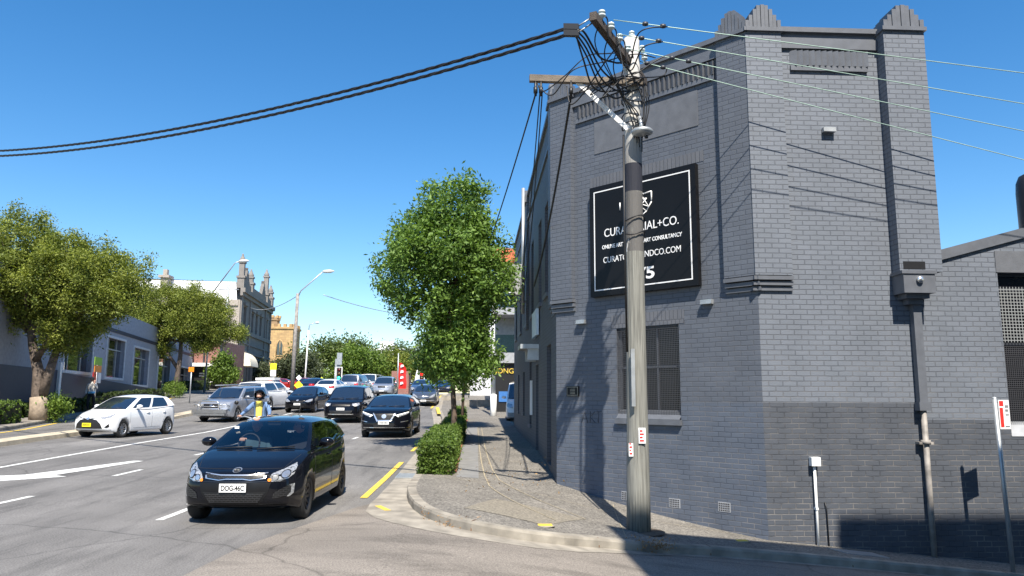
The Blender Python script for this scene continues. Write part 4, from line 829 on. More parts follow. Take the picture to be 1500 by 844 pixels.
# church tower
O4 = (-39, 150, 2.2); t4 = empty('church_tower', O4, 'square sandstone church tower with battlements and a corner turret', 'tower')
b = B(); b.box(-41.5, -36.2, 150, 156, 2.2, 15.2); b.build('wall', 'sand', t4, off=O4)
b = B(); 
for k in range(5): b.box(-41.6+k*1.15, -41.0+k*1.15, 149.9, 150.4, 15.6, 16.2)
for k in range(4): b.box(-36.5, -36.0, 150.6+k*1.3, 151.3+k*1.3, 15.6, 16.2)
b.box(-41.7, -36.0, 149.8, 156.2, 15.2, 15.6); b.box(-41.65, -36.05, 149.85, 156.1, 8.8, 9.1); b.build('battlement', 'sand', t4, off=O4)
b = B(); b.lathe([(1.1, 14), (1.1, 16.8), (1.25, 16.9), (1.25, 17.4), (1.0, 17.4), (0, 17.4)], c=(-40.3, 151.2, 0), n=8, sm=False)
for k in range(8): a = k*math.pi/4; b.box(-40.3+1.1*math.cos(a)-.22, -40.3+1.1*math.cos(a)+.22, 151.2+1.1*math.sin(a)-.22, 151.2+1.1*math.sin(a)+.22, 17.4, 17.9)
b.build('turret', 'sand', t4, off=O4)
b = B(); pts = [(-39.25, 9.9), (-38.0, 9.9), (-38.0, 12.0), (-38.3, 12.7), (-38.62, 13.1), (-38.95, 12.7), (-39.25, 12.0)]; b.poly([(x, 149.96, z) for x, z in pts]); w = b.build('window', 'glass', t4, off=O4)
b = B(); b.tube([(x*1.0, 149.93, z) for x, z in pts+pts[:1]], .12, 6); b.tube([(-38.62, 149.93, 9.9), (-38.62, 149.93, 13)], .06, 6); b.build('tracery', 'sand', w, off=O4)
# white blocks far away
b = B(); b.box(-31, -19, 200, 220, 2, 14.5); b.box(-25.5, -22, 201, 210, 14.5, 16.6); b.box(-36, -19.6, 205, 215, 14.5, 15.1); tag(b.build('white_building', 'whiteroof', off=(-25, 200, 2)), 'distant white flat-roofed block rising behind the big round trees', 'building')
b = B(); b.box(-21.5, -15, 96, 96.4, 1.8, 3.3); tag(b.build('low_wall', 'whitepaint', off=(-18, 96, 1.8)), 'low white wall below the church trees left of the timber lamp pole', 'wall')
# ------------------------------------------------------------ right side far building
O5 = (3, 44, .6); t5 = empty('corner_shop_building', O5, 'modern shop building with glass balconies and a black shopfront at the end of the footpath', 'building')
b = B(); b.box(1.2, 12, 46, 60, .3, 9.6); b.build('wall', 'greywall', t5, off=O5)
b = B(); b.box(.9, 12, 44, 46, 6.6, 7.0); b.box(.9, 12, 44, 46, 3.75, 4.35); b.build('balcony_slab', 'greywall', t5, off=O5)
b = B(); b.box(.9, 12, 44.02, 44.05, 4.35, 5.4); b.box(.9, 12, 44.02, 44.05, 7.0, 8); b.build('balustrade', glassmat('green_glass', (.6, .75, .7), .1), t5, off=O5)
b = B(); b.box(1.0, 12, 44.2, 45.98, .3, 3.74); b.build('shopfront', 'black', t5, off=O5)
b = B(); b.box(-.05, .4, 45.5, 46, 3.6, 9.4); b.build('column', 'terracotta', t5, off=O5); b = B(); b.box(.6, 3.5, 43.6, 46.5, 9.7, 10.5); b.build('fascia', 'terracotta', t5, off=O5)
b = B(); b.box(1.35, 1.9, 44.15, 44.19, 1.5, 2.1); b.build('poster', M('poster_blue', (.04, .15, .4), .5), t5, off=O5)
text('lettering', 'SONG HO', .42, M and 'goldpaint' if 'goldpaint' in MAT else 'yellow', frameM((1.05, 44.15, 3.15), (1, 0, 0), (0, 0, 1)), t5, ext=.01, align='LEFT', off=O5)
b = B(); b.box(-2.6, -1.0, 58, 72, 1.2, 1.9); b.box(-1, 3, 50, 58, .8, 1.6); tag(b.build('low_wall', 'concrete', off=(-1, 58, 1)), 'pale low retaining wall at the far end of the right footpath', 'wall')
b = B()
for k in range(7): b.tube([(1.0+.0, 40.5+k*.5, .6), (1.0, 40.5+k*.5, 1.5)], .02, 5)
b.tube([(1.0, 40.5, 1.5), (1.0, 43.6, 1.5)], .025, 6); tag(b.build('railing', 'terracotta', off=(1, 42, .6)), 'short rust-coloured railing beside the parked white van', 'railing')
# far houses filling the right of the street behind the tree
O6 = (6, 66, 2); t6 = empty('shop_building', O6, 'pale rendered building up the hill glimpsed between tree and grey brick wall', 'building')
b = B(); b.box(-.5, 14, 66, 90, 1, 8.5); b.build('wall', 'wallLw', t6, off=O6); b = B(); b.box(-1.2, 0, 66, 90, 4.4, 4.7); b.build('awning', 'darkpaint', t6, off=O6)
for k in range(5):
    b = B(); b.box(-.54, -.5, 67+k*4.5, 69+k*4.5, 5.4, 7.2); b.build('window', 'glass', t6, off=O6)
# ------------------------------------------------------------ building across the side road, behind the photographer (casts the corner shade)
O7 = (8, 0, -.5); t7 = empty('corner_building', O7, 'tall plain rendered building across the side road whose roof shades the corner', 'building')
b = B(); b.box(2.85, 6.75, -10, 2.0, -2, 13.55); b.box(6.75, 30, -10, 2.0, -4, 14.15); b.build('wall', 'greywall', t7, off=O7)
for k in range(8):
    for z in (2, 5.5, 9):
        b = B(); b.box(3.6+k*3, 4.8+k*3, 2.0, 2.04, z, z+1.6); b.build('window', 'glass', t7, off=O7)

# ------------------------------------------------------------ far trees
def far_tree(x, y, w, h, label, mat, seed, n=9000, size=.45, z0=2.1, sq=1):
    rnd = random.Random(seed); bl = []
    for k in range(11):
        a = rnd.uniform(0, 6.28); r = rnd.uniform(.1, .62); bl.append((math.cos(a)*r*w/2, math.sin(a)*r*w/2*.8, h*rnd.uniform(.42, .78), w*.24, w*.24, h*.2))
    bl.append((0, 0, h*.8, w*.25, w*.25, h*.2)); bl.append((w*.2, 0, h*.3, w*.25, w*.2, h*.22)); bl.append((-w*.2, 0, h*.3, w*.25, w*.2, h*.22))
    tree('park_tree', (x, y, z0), label, bl, [([(0, 0, 0), (.1, 0, h*.3), (0, 0, h*.6)], w*.035, w*.015)], mat, n//35, n, size, w*.045, seed, group='trees in the park beyond the lights')
far_tree(-19.5, 112, 15, 8.6, 'widest olive round-crowned park tree, behind the timber lamp pole and slim lamp', 'leafF', 41, 16000)
far_tree(-15.2, 97, 8.5, 6.4, 'bright green rounded park tree directly behind the dark four-wheel drive', 'leafB', 42, 12000, .4)
far_tree(-22.5, 98, 7, 5.4, 'dark grey-green park tree just left of the traffic signal', 'leafG', 43, 9000, .36)
far_tree(-28.5, 100, 7, 4.4, 'dark bushy tree at the foot of the church tower', 'leafG', 44, 9000, .36)
far_tree(-25.3, 106, 5.5, 5.0, 'light green tree between the church tower and the slim white lamp', 'leafF', 45, 7000, .36)
far_tree(-10.6, 102, 6.5, 6.0, 'yellow-green park tree left of the red banner', 'leafL', 46, 9000, .36)
far_tree(-6.2, 108, 9, 7.2, 'grey-green tree behind the red banner', 'leafG', 47, 10000, .4)
far_tree(-1.5, 104, 8, 7.4, 'olive tree behind the right-hand traffic signal', 'leafF', 48, 9000, .4)
far_tree(-12.5, 125, 10, 8.6, 'pale olive tree in front of the distant white block', 'leafF', 49, 9000, .45)
b = B(); b.box(-10.3, -8.2, 93, 96, 2, 5.0); tag(b.build('brick_kiosk', 'redbrick', off=(-9, 93, 2)), 'small reddish brick gable behind the white sedan and silver car, left of the red banner', 'building')

# ------------------------------------------------------------ street lamps, signals, signs
def lamp(base, pole, arm, head, label, mat='steel', r=.12, seed=0, hd=.45):
    t = empty('street_lamp', base, label, 'street lamp'); b = B(); b.tube([base, pole], [r, r*.7], 12); b.build('pole', mat, t, off=base)
    b = B(); p = Vector(pole); h = Vector(head); a = Vector(arm); b.tube([p-Vector((0, 0, .3)), a, h], [.06, .05, .045], 8); b.build('arm', 'steel', t, off=base)
    b = B(); d = Vector((1, -.15, .02)).normalized()
    b.tube([h-d*.05, h+d*.12, h+d*hd*.6, h+d*hd], [.06, .13, .15, .05], 10); b.build('lamp_head', M('lamp_grey', (.55, .55, .53), .4), t, off=base); return t
lamp((-14.36, 60, 1.65), (-14.25, 60, 9.9), (-14.0, 59.9, 10.1), (-12.2, 59.4, 11.6), 'tall grey timber lamp pole with a long raised arm left of the black cars', M('grey_timber', (.24, .22, .2), .9, var=.3), .17, hd=.9)
lamp((-23.9, 68, 2.1), (-23.7, 68, 11.3), (-21.9, 68, 13.7), (-21.5, 68, 13.9), 'street lamp whose arm rises above the second street tree beside the arched building', r=.09, hd=.9)
lamp((-19.0, 85, 2.1), (-18.8, 85, 9.2), (-18.75, 85, 9.8), (-18.1, 85, 10.05), 'slim white street lamp farthest away, between the church and the park trees', 'whitepaint', .1, hd=.5)
b = B(); b.tube([(-26.4, 80, 2.1), (-26.3, 80, 13.5)], .13, 10); b.tube([(-27.3, 80, 13.0), (-25.2, 80, 13.0)], .05, 6); tag(b.build('utility_pole', 'steel', off=(-26.4, 80, 2.1)), 'plain thin pole standing just right of the second street tree, before the arched building', 'pole')
b = B(); b.tube([(.95, 40.5, .5), (.95, 40.5, 1.9)], .17, 8); b.tube([(.95, 40.5, 1.9), (.87, 40.5, 8.4)], [.11, .09], 12); tag(b.build('utility_pole', 'whitepaint', off=(.95, 40.5, .5)), 'white pole with a thicker base on the footpath beside the parked white van', 'pole')
def signal(x, y, z, h, label, lit, green=True):
    t = empty('traffic_light', (x, y, z), label, 'traffic light'); b = B(); b.tube([(x, y, z), (x, y, z+h)], .07, 8); b.build('pole', 'steel', t, off=(x, y, z))
    b = B(); b.box(x+.12, x+.72, y-.14, y-.1, z+h-1.35, z+h+.05); b.build('backing_board', 'whitepaint', t, off=(x, y, z))
    b = B(); b.box(x+.2, x+.64, y-.34, y-.15, z+h-1.28, z+h-.02); hd = b.build('signal_head', 'black', t, off=(x, y, z))
    for k, c in enumerate(((1, .02, .02), (1, .5, .02), (.02, 1, .5))):
        b = B(); b.lathe([(0, -.01), (.13, 0), (.14, .02)], c=(x+.42, y-.36, z+h-.25-.4*k), axis='y', n=14); on = k in lit
        b.build('lens', M('lens', c if on else tuple(q*.08 for q in c), .3, emit=2.5 if on else 0), hd, off=(x, y, z))
    return t
signal(-14.0, 76, 2.1, 2.6, 'traffic light showing green behind the white sedan on the left', [2])
signal(-6.1, 80, 2.15, 2.3, 'traffic light showing red and green right of the red banner', [0, 2])
t = empty('traffic_light', (-13.9, 77, 2.1), 'grey back of a traffic signal on a tall post just above the green one', 'traffic light'); b = B(); b.tube([(-13.9, 77, 2.1), (-13.9, 77, 5.4)], .07, 8); b.build('pole', 'steel', t, off=(-13.9, 77, 2.1)); b = B(); b.box(-14.2, -13.7, 76.8, 77.1, 4.0, 5.6); b.box(-14.0, -13.5, 76.6, 76.8, 5.0, 6.2); b.build('signal_head', 'steel', t, off=(-13.9, 77, 2.1))
def yellow_sign(x, y, z, h, label, rows):
    t = empty('warning_sign', (x, y, z), label, 'sign'); b = B(); b.tube([(x, y, z), (x, y, z+h)], .04, 8); b.build('post', 'steel', t, off=(x, y, z))
    for k, (w, hh, mt, dia) in enumerate(rows):
        b = B(); zc = z+h-.3-sum(r[1] for r in rows[:k])-hh/2+.3
        if dia: b.hexa([(x, y-.06, zc-hh/2), (x+w/2, y-.06, zc), (x, y-.06, zc+hh/2), (x-w/2, y-.06, zc), (x, y-.04, zc-hh/2), (x+w/2, y-.04, zc), (x, y-.04, zc+hh/2), (x-w/2, y-.04, zc)])
        else: b.box(x-w/2, x+w/2, y-.06, y-.04, zc-hh/2+.01, zc+hh/2-.01)
        b.build('panel', mt, t, off=(x, y, z))
YS = M('fluoro_yellow', (.75, .85, .03), .5, var=.03)
yellow_sign(-18.5, 70, 2.1, 2.7, 'yellow and white sign on a post right of the arched grey building', [(.55, .6, YS, False), (.5, .6, 'signwhite', False)])
yellow_sign(-13.85, 60, 1.7, 1.75, 'round yellow sign with a white disc above it beside the timber lamp pole', [(.45, .45, 'signwhite', True), (.7, .7, YS, True)])
yellow_sign(-14.9, 74, 2.0, 1.7, 'yellow diamond sign left of the green traffic light', [(.7, .7, YS, True)])
yellow_sign(-19.2, 52, 1.2, 2.5, 'small orange plate on a post between the second street tree and the silver car', [(.36, .34, 'amber', False)])
# banner
OBn = (-8.05, 80, 2.1); t = empty('feather_banner', OBn, 'red banner with white marks hanging from a pole at the crest of the road', 'banner')
b = B(); b.tube([(-8.2, 80, 2.1), (-8.2, 80, 6.4)], .06, 8); b.build('pole', 'steel', t, off=OBn)
b = B(); rows = []
for i in range(10):
    z = 2.7+i*.3; w = .78*(1 if i < 7 else (10-i)/3.2); rows.append([(-8.1+w*k/4+.05*math.sin(i), 80+.05*math.sin(i*.8+k), z) for k in range(5)])
b.grid(rows); b.build('flag', 'red', t, off=OBn); b = B()
for z in (3.1, 3.7, 4.3, 4.9): b.poly([(-7.95, 79.9, z), (-7.6, 79.9, z+.1), (-7.65, 79.9, z+.3), (-7.9, 79.9, z+.28)])
b.build('marks', 'signwhite', t, off=OBn)
b = B(); b.poly([(-6.9, 84, 2.2), (-6.2, 84, 2.2), (-6.35, 84, 4.4), (-6.5, 84, 5.0), (-6.7, 84, 4.0)]); b.tube([(-6.5, 84.05, 2.2), (-6.45, 84.05, 5.2)], .04, 6); tag(b.build('feather_banner', 'signwhite', off=(-6.5, 84, 2.2)), 'slender white banner right of the red one', 'banner')

# ------------------------------------------------------------ power pole
def sagwire(p, q, sag, n=24):
    p, q = Vector(p), Vector(q); return [p.lerp(q, i/n)-Vector((0, 0, 4*sag*(i/n)*(1-i/n))) for i in range(n+1)]
OPP = (2.55, 12.0, gz(2.55, 12)+.13); pp = empty('power_pole', OPP, 'weathered timber power pole with two crossarms and tangled cables at the kerb corner', 'power pole')
def P_(b, name, mats, parent=None, **k): return b.build(name, mats, parent or pp, off=OPP, **k)
b = B(); zs = [OPP[2]-.1, 0.3, 1.5, 3.0, 4.5, 6.0, 7.0, 7.78]; b.tube([(2.56+.006*i, 12+.003*i, z) for i, z in enumerate(zs)], [.192, .182, .168, .155, .148, .143, .138, .132], 22); 
pl = b.build('pole', 'timber', pp, off=(2.55, 12.0, 0)); pl.location = (0, 0, -OPP[2])
b = B(); b.obox((1.78, 11.84, 6.93), (.95, .02, 0), (0, .05, 0), (0, 0, .055)); ca1 = P_(b, 'crossarm', 'armtimber')
a2 = Vector((1.83, 10.42, 7.36)); b2 = Vector((3.1, 12.62, 7.3)); d2 = (b2-a2).normalized(); s2 = Vector((d2.y, -d2.x, 0))
off2 = -s2*.16
b = B(); b.obox((a2+b2)/2+off2, (b2-a2)/2, s2*.055, (0, 0, .065)); ca2 = P_(b, 'crossarm', M('dark_arm_timber', (.075, .06, .05), .85, var=.3, scale=4, bump=.5))
b = B(); b.obox((2.05, 11.84, 6.5), (.42, 0, -.4), (0, .008, 0), (.028, 0, .028)); P_(b, 'brace', 'whitepaint')
b = B(); b.obox((2.3, 11.35, 7.02), (-.16, -.42, .24), (.006, 0, 0), (0, .02, .02)); P_(b, 'brace', 'steel')
def insul(p, k=1, up=1): 
    b = B(); b.lathe([(0, 0), (.02*k, 0), (.02*k, .04*k), (.055*k, .045*k), (.06*k, .07*k), (.035*k, .085*k), (.035*k, .1*k), (.058*k, .105*k), (.05*k, .135*k), (.025*k, .15*k), (0, .155*k)], c=p, n=14); P_(b, 'insulator', 'porcelain')
fr = [.1, .26, .42, .58, .74]
ins = [(a2+off2+(b2-a2)*f+s2*.05) for f in fr]
for p in ins: insul((p.x, p.y, p.z+.06), 1.0)
for z, o in ((7.78, 0), (7.45, .14), (7.3, .18), (7.1, -.14)): insul((2.6+o, 11.86 if o else 12, z), .9)
b = B(); b.lathe([(0, 0), (.1, .005), (.17, .03), (.18, .07), (.15, .1), (.06, .115), (0, .12)], c=(2.68, 11.72, 5.95), n=20); b.tube([(2.68, 11.72, 6.05), (2.66, 11.8, 6.3)], .03, 8); P_(b, 'street_light', 'steel')
b = B(); b.lathe([(0, .0), (.03, .01), (.03, .05), (0, .05)], c=(2.74, 11.68, 5.88), n=8); P_(b, 'photocell', 'black')
b = B(); b.box(2.44, 2.5, 11.77, 11.82, 1.55, 2.45); P_(b, 'conduit', 'steel'); b = B(); b.tube([(2.40, 11.86, 6), (2.38, 11.83, 4.4), (2.39, 11.82, 2.4)], .018, 8); P_(b, 'conduit', 'cable')
for z, w, h in ((.98, .055, .24), (.78, .035, .2)):
    b = B(); x = 2.6 if z > .9 else 2.43; r = 11.82 if z > .9 else 11.86
    b.box(x-w, x+w, r-.012, r-.006, z, z+h); b.m = 1
    for k in range(4): b.box(x-w*.7, x+w*.5-.02*(k % 2), r-.015, r-.0125, z+.03+.05*k, z+.055+.05*k)
    P_(b, 'sticker', ['signwhite', 'red'])
# straps, rings of cable round the pole
for z in (6.2, 6.35, 6.62, 6.8, 4.35, 4.6):
    b = B(); b.tube([(2.58+.175*math.cos(a*.5236), 12+.175*math.sin(a*.5236), z+.04*math.sin(a+z*5)) for a in range(13)], .011, 6); P_(b, 'strap', 'cable')
# jumper tangle
rnd = random.Random(4)
def loop(pts, r=.012):
    P = [Vector(p) for p in pts]; Q = []
    for i in range(len(P)-1):
        p0 = P[max(0, i-1)]; p1 = P[i]; p2 = P[i+1]; p3 = P[min(len(P)-1, i+2)]
        for k in range(8):
            t = k/8; Q.append(.5*((2*p1)+(-p0+p2)*t+(2*p0-5*p1+4*p2-p3)*t*t+(-p0+3*p1-3*p2+p3)*t**3))
    Q.append(P[-1]); b = B(); b.tube(Q, r, 6); P_(b, 'jumper_cable', 'cable')
AE = Vector((1.43, 10.6, 7.17))     # where the two bundles are clamped
for k in range(3):
    loop([AE+Vector((.02, .05, .03-.05*k)), (1.65, 10.9, 7.15-.12*k), (1.95, 11.4, 6.95-.16*k), (2.25, 11.7, 6.85-.14*k), (2.52, 11.8, 6.75)], .015)
loop([AE, (1.6, 10.8, 7.25), (1.9, 11.2, 7.05), (2.2, 11.5, 7.1), (2.45, 11.75, 7.15), (2.72, 11.8, 6.6), (2.7, 11.8, 5.95)], .017)
loop([AE, (1.6, 10.9, 6.85), (1.85, 11.4, 6.6), (2.3, 11.65, 6.7), (2.75, 11.8, 7.0)], .014)
WS = [Vector((2.08, 10.9, 7.52)), Vector((2.22, 11.26, 7.47)), Vector((2.46, 11.64, 7.41)), Vector((2.72, 12.0, 7.37))]
WE = [Vector((7.8, 10.8, 6.875)), Vector((7.8, 11.18, 6.60)), Vector((7.8, 11.55, 6.366)), Vector((7.8, 11.92, 6.118))]
for k in range(4):
    d = (WE[k]-WS[k]).normalized(); e = WS[k]+d*(.85-.12*k); p = ins[k]
    loop([p+Vector((0, 0, .1)), p+Vector((.1, .1, .12)), p+Vector((.16, .2, -.22)), (2.45+.05*k, 11.65, 7.1-.06*k), WS[k]+d*.4-Vector((0, 0, .16)), e], .011)
    loop([p+Vector((0, 0, .05)), p+Vector((-.08, .15, -.3)), (2.3+.04*k, 11.75, 6.75-.05*k), (2.52+.05*k, 11.82, 6.3), (2.58+.04*k, 11.84, 5.95-.08*k)], .01)
for k in range(3):
    loop([(2.2-.15*k, 11.7, 6.85), (2.0-.2*k, 11.5, 6.5+.03*k), (2.4-.05*k, 11.7, 6.95-.02*k), (2.72, 11.82, 7.05-.1*k), (2.75+.04*k, 11.82, 6.5), (2.7, 11.85, 5.85+.06*k)], .01)
loop([(.95, 11.8, 6.85), (1.05, 11.6, 6.62), (1.35, 11.3, 6.75), (1.7, 11.2, 7.05), (2.1, 11.6, 7.3), (2.5, 11.85, 7.45)], .01); loop([(.98, 11.8, 6.8), (1.2, 11.7, 6.6), (1.5, 11.4, 6.9), (2.0, 11.5, 7.1), (2.6, 11.8, 7.4), (2.9, 11.6, 7.25)], .01)
loop([(1.45, 11.8, 6.8), (1.5, 11.7, 6.45), (1.7, 11.6, 6.6), (1.95, 11.2, 6.9), (2.2, 11.0, 7.2)], .011)
for x in (.93, 1.02, 1.52): b = B(); b.tube([(x, 11.8, 6.9), (x, 11.8, 6.62)], .022, 8); b.lathe([(0, -.06), (.035, -.05), (.035, .05), (0, .06)], c=(x, 11.8, 6.72), n=10); P_(b, 'cable_clamp', 'black')
# overhead cables (each a thing)
def cable(name, pts, r, label, group=None, mat='cable', twist=False):
    b = B(); b.tube(pts, r, 7)
    if twist:
        b = B(); n = len(pts)
        for ph in (0, 2.09, 4.19):
            b.tube([Vector(p)+Vector((0, math.cos(ph+i*.9)*r*.55, math.sin(ph+i*.9)*r*.55)) for i, p in enumerate(pts)], r*.55, 5)
    o = pts[0]; return tag(b.build(name, mat, off=tuple(o)), label, 'cable', group)
LE = Vector((-17.4, 24.5, 9.55))
cable('overhead_cable', sagwire(AE+Vector((0, 0, .07)), (-20.0, 25.2, 9.9), .82, 240), .03, 'upper of the two thick black twisted cables crossing the sky to the left', 'twin bundled cables over the road', twist=True)
cable('overhead_cable', sagwire(AE+Vector((.06, -.04, -.03)), (-20.0, 25.2, 9.75), .84, 240), .03, 'lower of the two thick black twisted cables crossing the sky to the left', 'twin bundled cables over the road', twist=True)
b = B()
for dz in (.06, -.04): b = B(); b.obox(AE+Vector((-.05, .02, dz)), (-.11, .04, .02), (.01, .035, 0), (0, 0, .045)); P_(b, 'dead_end_clamp', 'black')
b = B()
for dz, f in ((.07, .02), (-.03, .07)): b = B(); b.tube([AE+Vector((.05, 0, dz)), a2+off2+(b2-a2)*f-s2*.06], .012, 6); P_(b, 'tension_strap', 'steel')
for i, (s_, e_, lab) in enumerate(((WS[0], WE[0], 'topmost pale green bare wire running right from the crossarm'), (WS[1], WE[1], 'second pale green bare wire from the top, running right past the parapet'), (WS[2], WE[2], 'third pale green bare wire from the top, crossing the corner pier'), (WS[3], WE[3], 'lowest pale green bare wire, crossing the middle of the brick tower'))):
    far = s_+(e_-s_)*4; cable('overhead_wire', sagwire(s_, far, .03, 40), .0075, lab, 'bare wires over the side road', mat='copper')
    d = (far-s_).normalized()
    for q in (.5, .78): c = s_+d*(q+.12*i*(-1)**i); b = B(); b.lathe([(0, -.05), (.03, -.04), (.038, 0), (.03, .04), (0, .05)], c=tuple(c), axis='x', n=10); P_(b, 'strain_insulator', 'darkpaint')
for i, (s_, e_, sg_, lab) in enumerate((((.93, 11.8, 6.65), (-.2, 30, 6.1), .25, 'leftmost black service cable dropping from the lower crossarm towards the treetop'), ((1.0, 11.8, 6.65), (1.45, 24.2, 5.8), .5, 'black service cable from the crossarm end to the street-side mast'), ((1.04, 11.8, 6.65), (1.5, 24.2, 5.2), .6, 'lower black service cable from the crossarm end to the street-side mast'), ((1.52, 11.8, 6.65), (1.5, 19.5, 4.6), .3, 'heavy black service cable falling from mid-crossarm down the corner pier'))):
    cable('service_cable', sagwire(s_, e_, sg_, 20), (.014, .011, .011, .022)[i], lab, 'service cables from the lower crossarm')
cable('overhead_cable', sagwire((-12.2, 59.9, 11.2-1.4), (-2, 75, 9.8), .6), .03, 'thin grey cable running right from the timber lamp pole', mat='steel'); cable('overhead_cable', sagwire((-14.3, 60, 9.7), (-27.5, 92, 12.5), .6), .03, 'thin grey cable running left from the timber lamp pole to the grey building', mat='steel')

# no stopping sign
ON = (8.2, 11.55, gz(8.2, 11.55)+.1); t = empty('parking_sign', ON, 'red and white kerbside sign on a leaning steel post at the right edge', 'sign')
b = B(); b.tube([ON, (8.14, 11.55, 1.7)], .033, 12); b.lathe([(.036, 0), (.03, .02), (0, .03)], c=(8.14, 11.55, 1.7), n=12); b.build('post', 'steel', t, off=ON)
b = B(); b.hexa([(8.17, 11.51, 1.23), (8.39, 11.58, 1.23), (8.39, 11.585, 1.23), (8.17, 11.515, 1.23), (8.17, 11.51, 1.68), (8.39, 11.58, 1.68), (8.39, 11.585, 1.68), (8.17, 11.515, 1.68)]); pn = b.build('panel', 'signwhite', t, off=ON)
b = B(); fy = lambda x: 11.507+(x-8.17)*.07/.22
def flat(x0, x1, z0, z1, d=0): b.poly([(x0, fy(x0)-d, z0), (x1, fy(x1)-d, z0), (x1, fy(x1)-d, z1), (x0, fy(x0)-d, z1)])
flat(8.185, 8.255, 1.26, 1.56); flat(8.185, 8.270, 1.585, 1.665); b.build('red_marks', 'red', pn, off=ON)
b = B(); flat(8.300, 8.370, 1.56, 1.60); flat(8.300, 8.360, 1.5, 1.535); flat(8.300, 8.370, 1.44, 1.46); flat(8.280, 8.370, 1.26, 1.28); b.build('small_marks', M('sign_grey', (.2, .2, .2), .5), pn, off=ON)
# drain grate, hydrant plate, pit lids, litter
gx, gy = -1.42, 16.2; b = B(); z = gz(gx, gy)+.012
for k in range(9): b.box(gx-.17, gx+.17, gy-.42+k*.1, gy-.37+k*.1, z-.01, z+.012)
b.box(gx-.2, gx-.17, gy-.45, gy+.48, z-.01, z+.014); b.box(gx+.17, gx+.2, gy-.45, gy+.48, z-.01, z+.014); tag(b.build('drain_grate', 'steel', off=(gx, gy, z)), 'grey slotted drain grate set in the gutter beside the hedge', 'drain')
for (x, y, r, lab) in ((.98, 10.72, .14, 'yellow painted hydrant cover on the pale footpath corner'), (4.2, 12.05, .12, 'small yellow painted cover by the wall in the shaded footpath')):
    z = gz(x, y)+.14; b = B(); b.lathe([(0, 0), (r, 0), (r, -.01)], c=(x, y, z), n=20, sm=False); rg = b.build('hydrant_cover', 'concrete', off=(x, y, z)); tag(rg, lab, 'cover')
    b = B(); b.box(x-r*.7, x+r*.7, y-r*.55, y+r*.55, z-.002, z+.006); b.build('yellow_plate', 'yellow', rg, off=(x, y, z))
b = B(); x0, y0 = 5.75, 11.95; b.hexa([(5.6, 12.15, gz(5.6, 12.1)+.125), (6.3, 12.1, gz(6.3, 12.1)+.125), (6.4, 11.75, gz(6.4, 11.75)+.125), (5.8, 11.8, gz(5.8, 11.8)+.125)]+[(5.6, 12.15, gz(5.6, 12.1)+.14), (6.3, 12.1, gz(6.3, 12.1)+.14), (6.4, 11.75, gz(6.4, 11.75)+.14), (5.8, 11.8, gz(5.8, 11.8)+.14)]); tag(b.build('pit_lid', 'steel', off=(6, 12, -.6)), 'pale metal pit lid in the shaded footpath at the foot of the wall', 'pit lid')
leaf_mesh('leaf_litter', M('dry_leaves', (.3, .17, .07), .9, var=.4), None, (-.6, 11.1, .02), [(-.62, 11.2, .02, .12, .45, .01), (-.2, 10.5, .0, .25, .1, .01), (2.5, 10.95, -.38, .35, .06, .01)], 60, 900, .035, .05, 71)['kind'] = 'stuff'
leaf_mesh('fallen_leaves', M('fallen_leaf_brown', (.2, .13, .06), .9, var=.4), None, (0, 16, .15), [(.6, 15, .155, 1.2, 3, .004)], 70, 110, .05, .12, 72)['kind'] = 'stuff'
b = B(); b.lathe([(0.19, .02), (.3, .018), (.42, .0)], c=(2.55, 12, gz(2.55, 12)+.12), n=16); tag(b.build('soil_ring', M('packed_dirt', (.1, .08, .06), .9, var=.3, scale=20), off=(2.55, 12, -.3)), kind='structure')
#@@CARS
# ------------------------------------------------------------ vehicles
MAT.update(
 p_black=M('car_black', (.004, .0045, .007), .14, .0, var=.05, coat=.55, coatr=.015, spec=.12), p_white=M('car_white', (.78, .79, .8), .3, var=.02, coat=1.0, coatr=.03),
 p_silver=M('car_silver', (.36, .38, .42), .3, .55, var=.03, coat=1.0, coatr=.03), p_navy=M('car_dark_blue', (.012, .018, .04), .22, .3, var=.05, coat=1.0, coatr=.02),
 p_blue=M('car_blue', (.07, .11, .19), .25, .4, var=.05, coat=1.0), p_red=M('car_red', (.32, .015, .01), .25, .3, var=.05, coat=1.0), p_greyc=M('car_grey', (.1, .11, .13), .25, .5, var=.05, coat=1.0),
 carglass=M('tinted_car_glass', (.012, .02, .035), .03, var=.02, spec=1.0, coat=1.0, coatr=.01), seeglass=glassmat('windscreen_glass', (.8, .85, .88), .03),
 lampglass=M('headlamp_glass', (.42, .43, .44), .1, .45, var=.6, scale=30, coat=1, coatr=.02), tail=M('tail_lamp', (.45, .01, .008), .12, var=.1, coat=1),
 interior=M('cabin_trim', (.02, .02, .022), .8), drl=M('daytime_lamp', (.85, .84, .78), .2, emit=.35), blue_shirt=M('dark_teal_cloth', (.05, .09, .11), .9), dark_cloth=M('dark_cloth', (.02, .02, .025), .9), seatc=M('seat_cloth', (.04, .04, .045), .9))
def ip(x, tab): return float(np.interp(x, [t[0] for t in tab], [t[1] for t in tab]))
def sip(x, tab, h=.12): return sum(ip(x+k*h, tab)*w for k, w in ((-1, .25), (0, .5), (1, .25)))
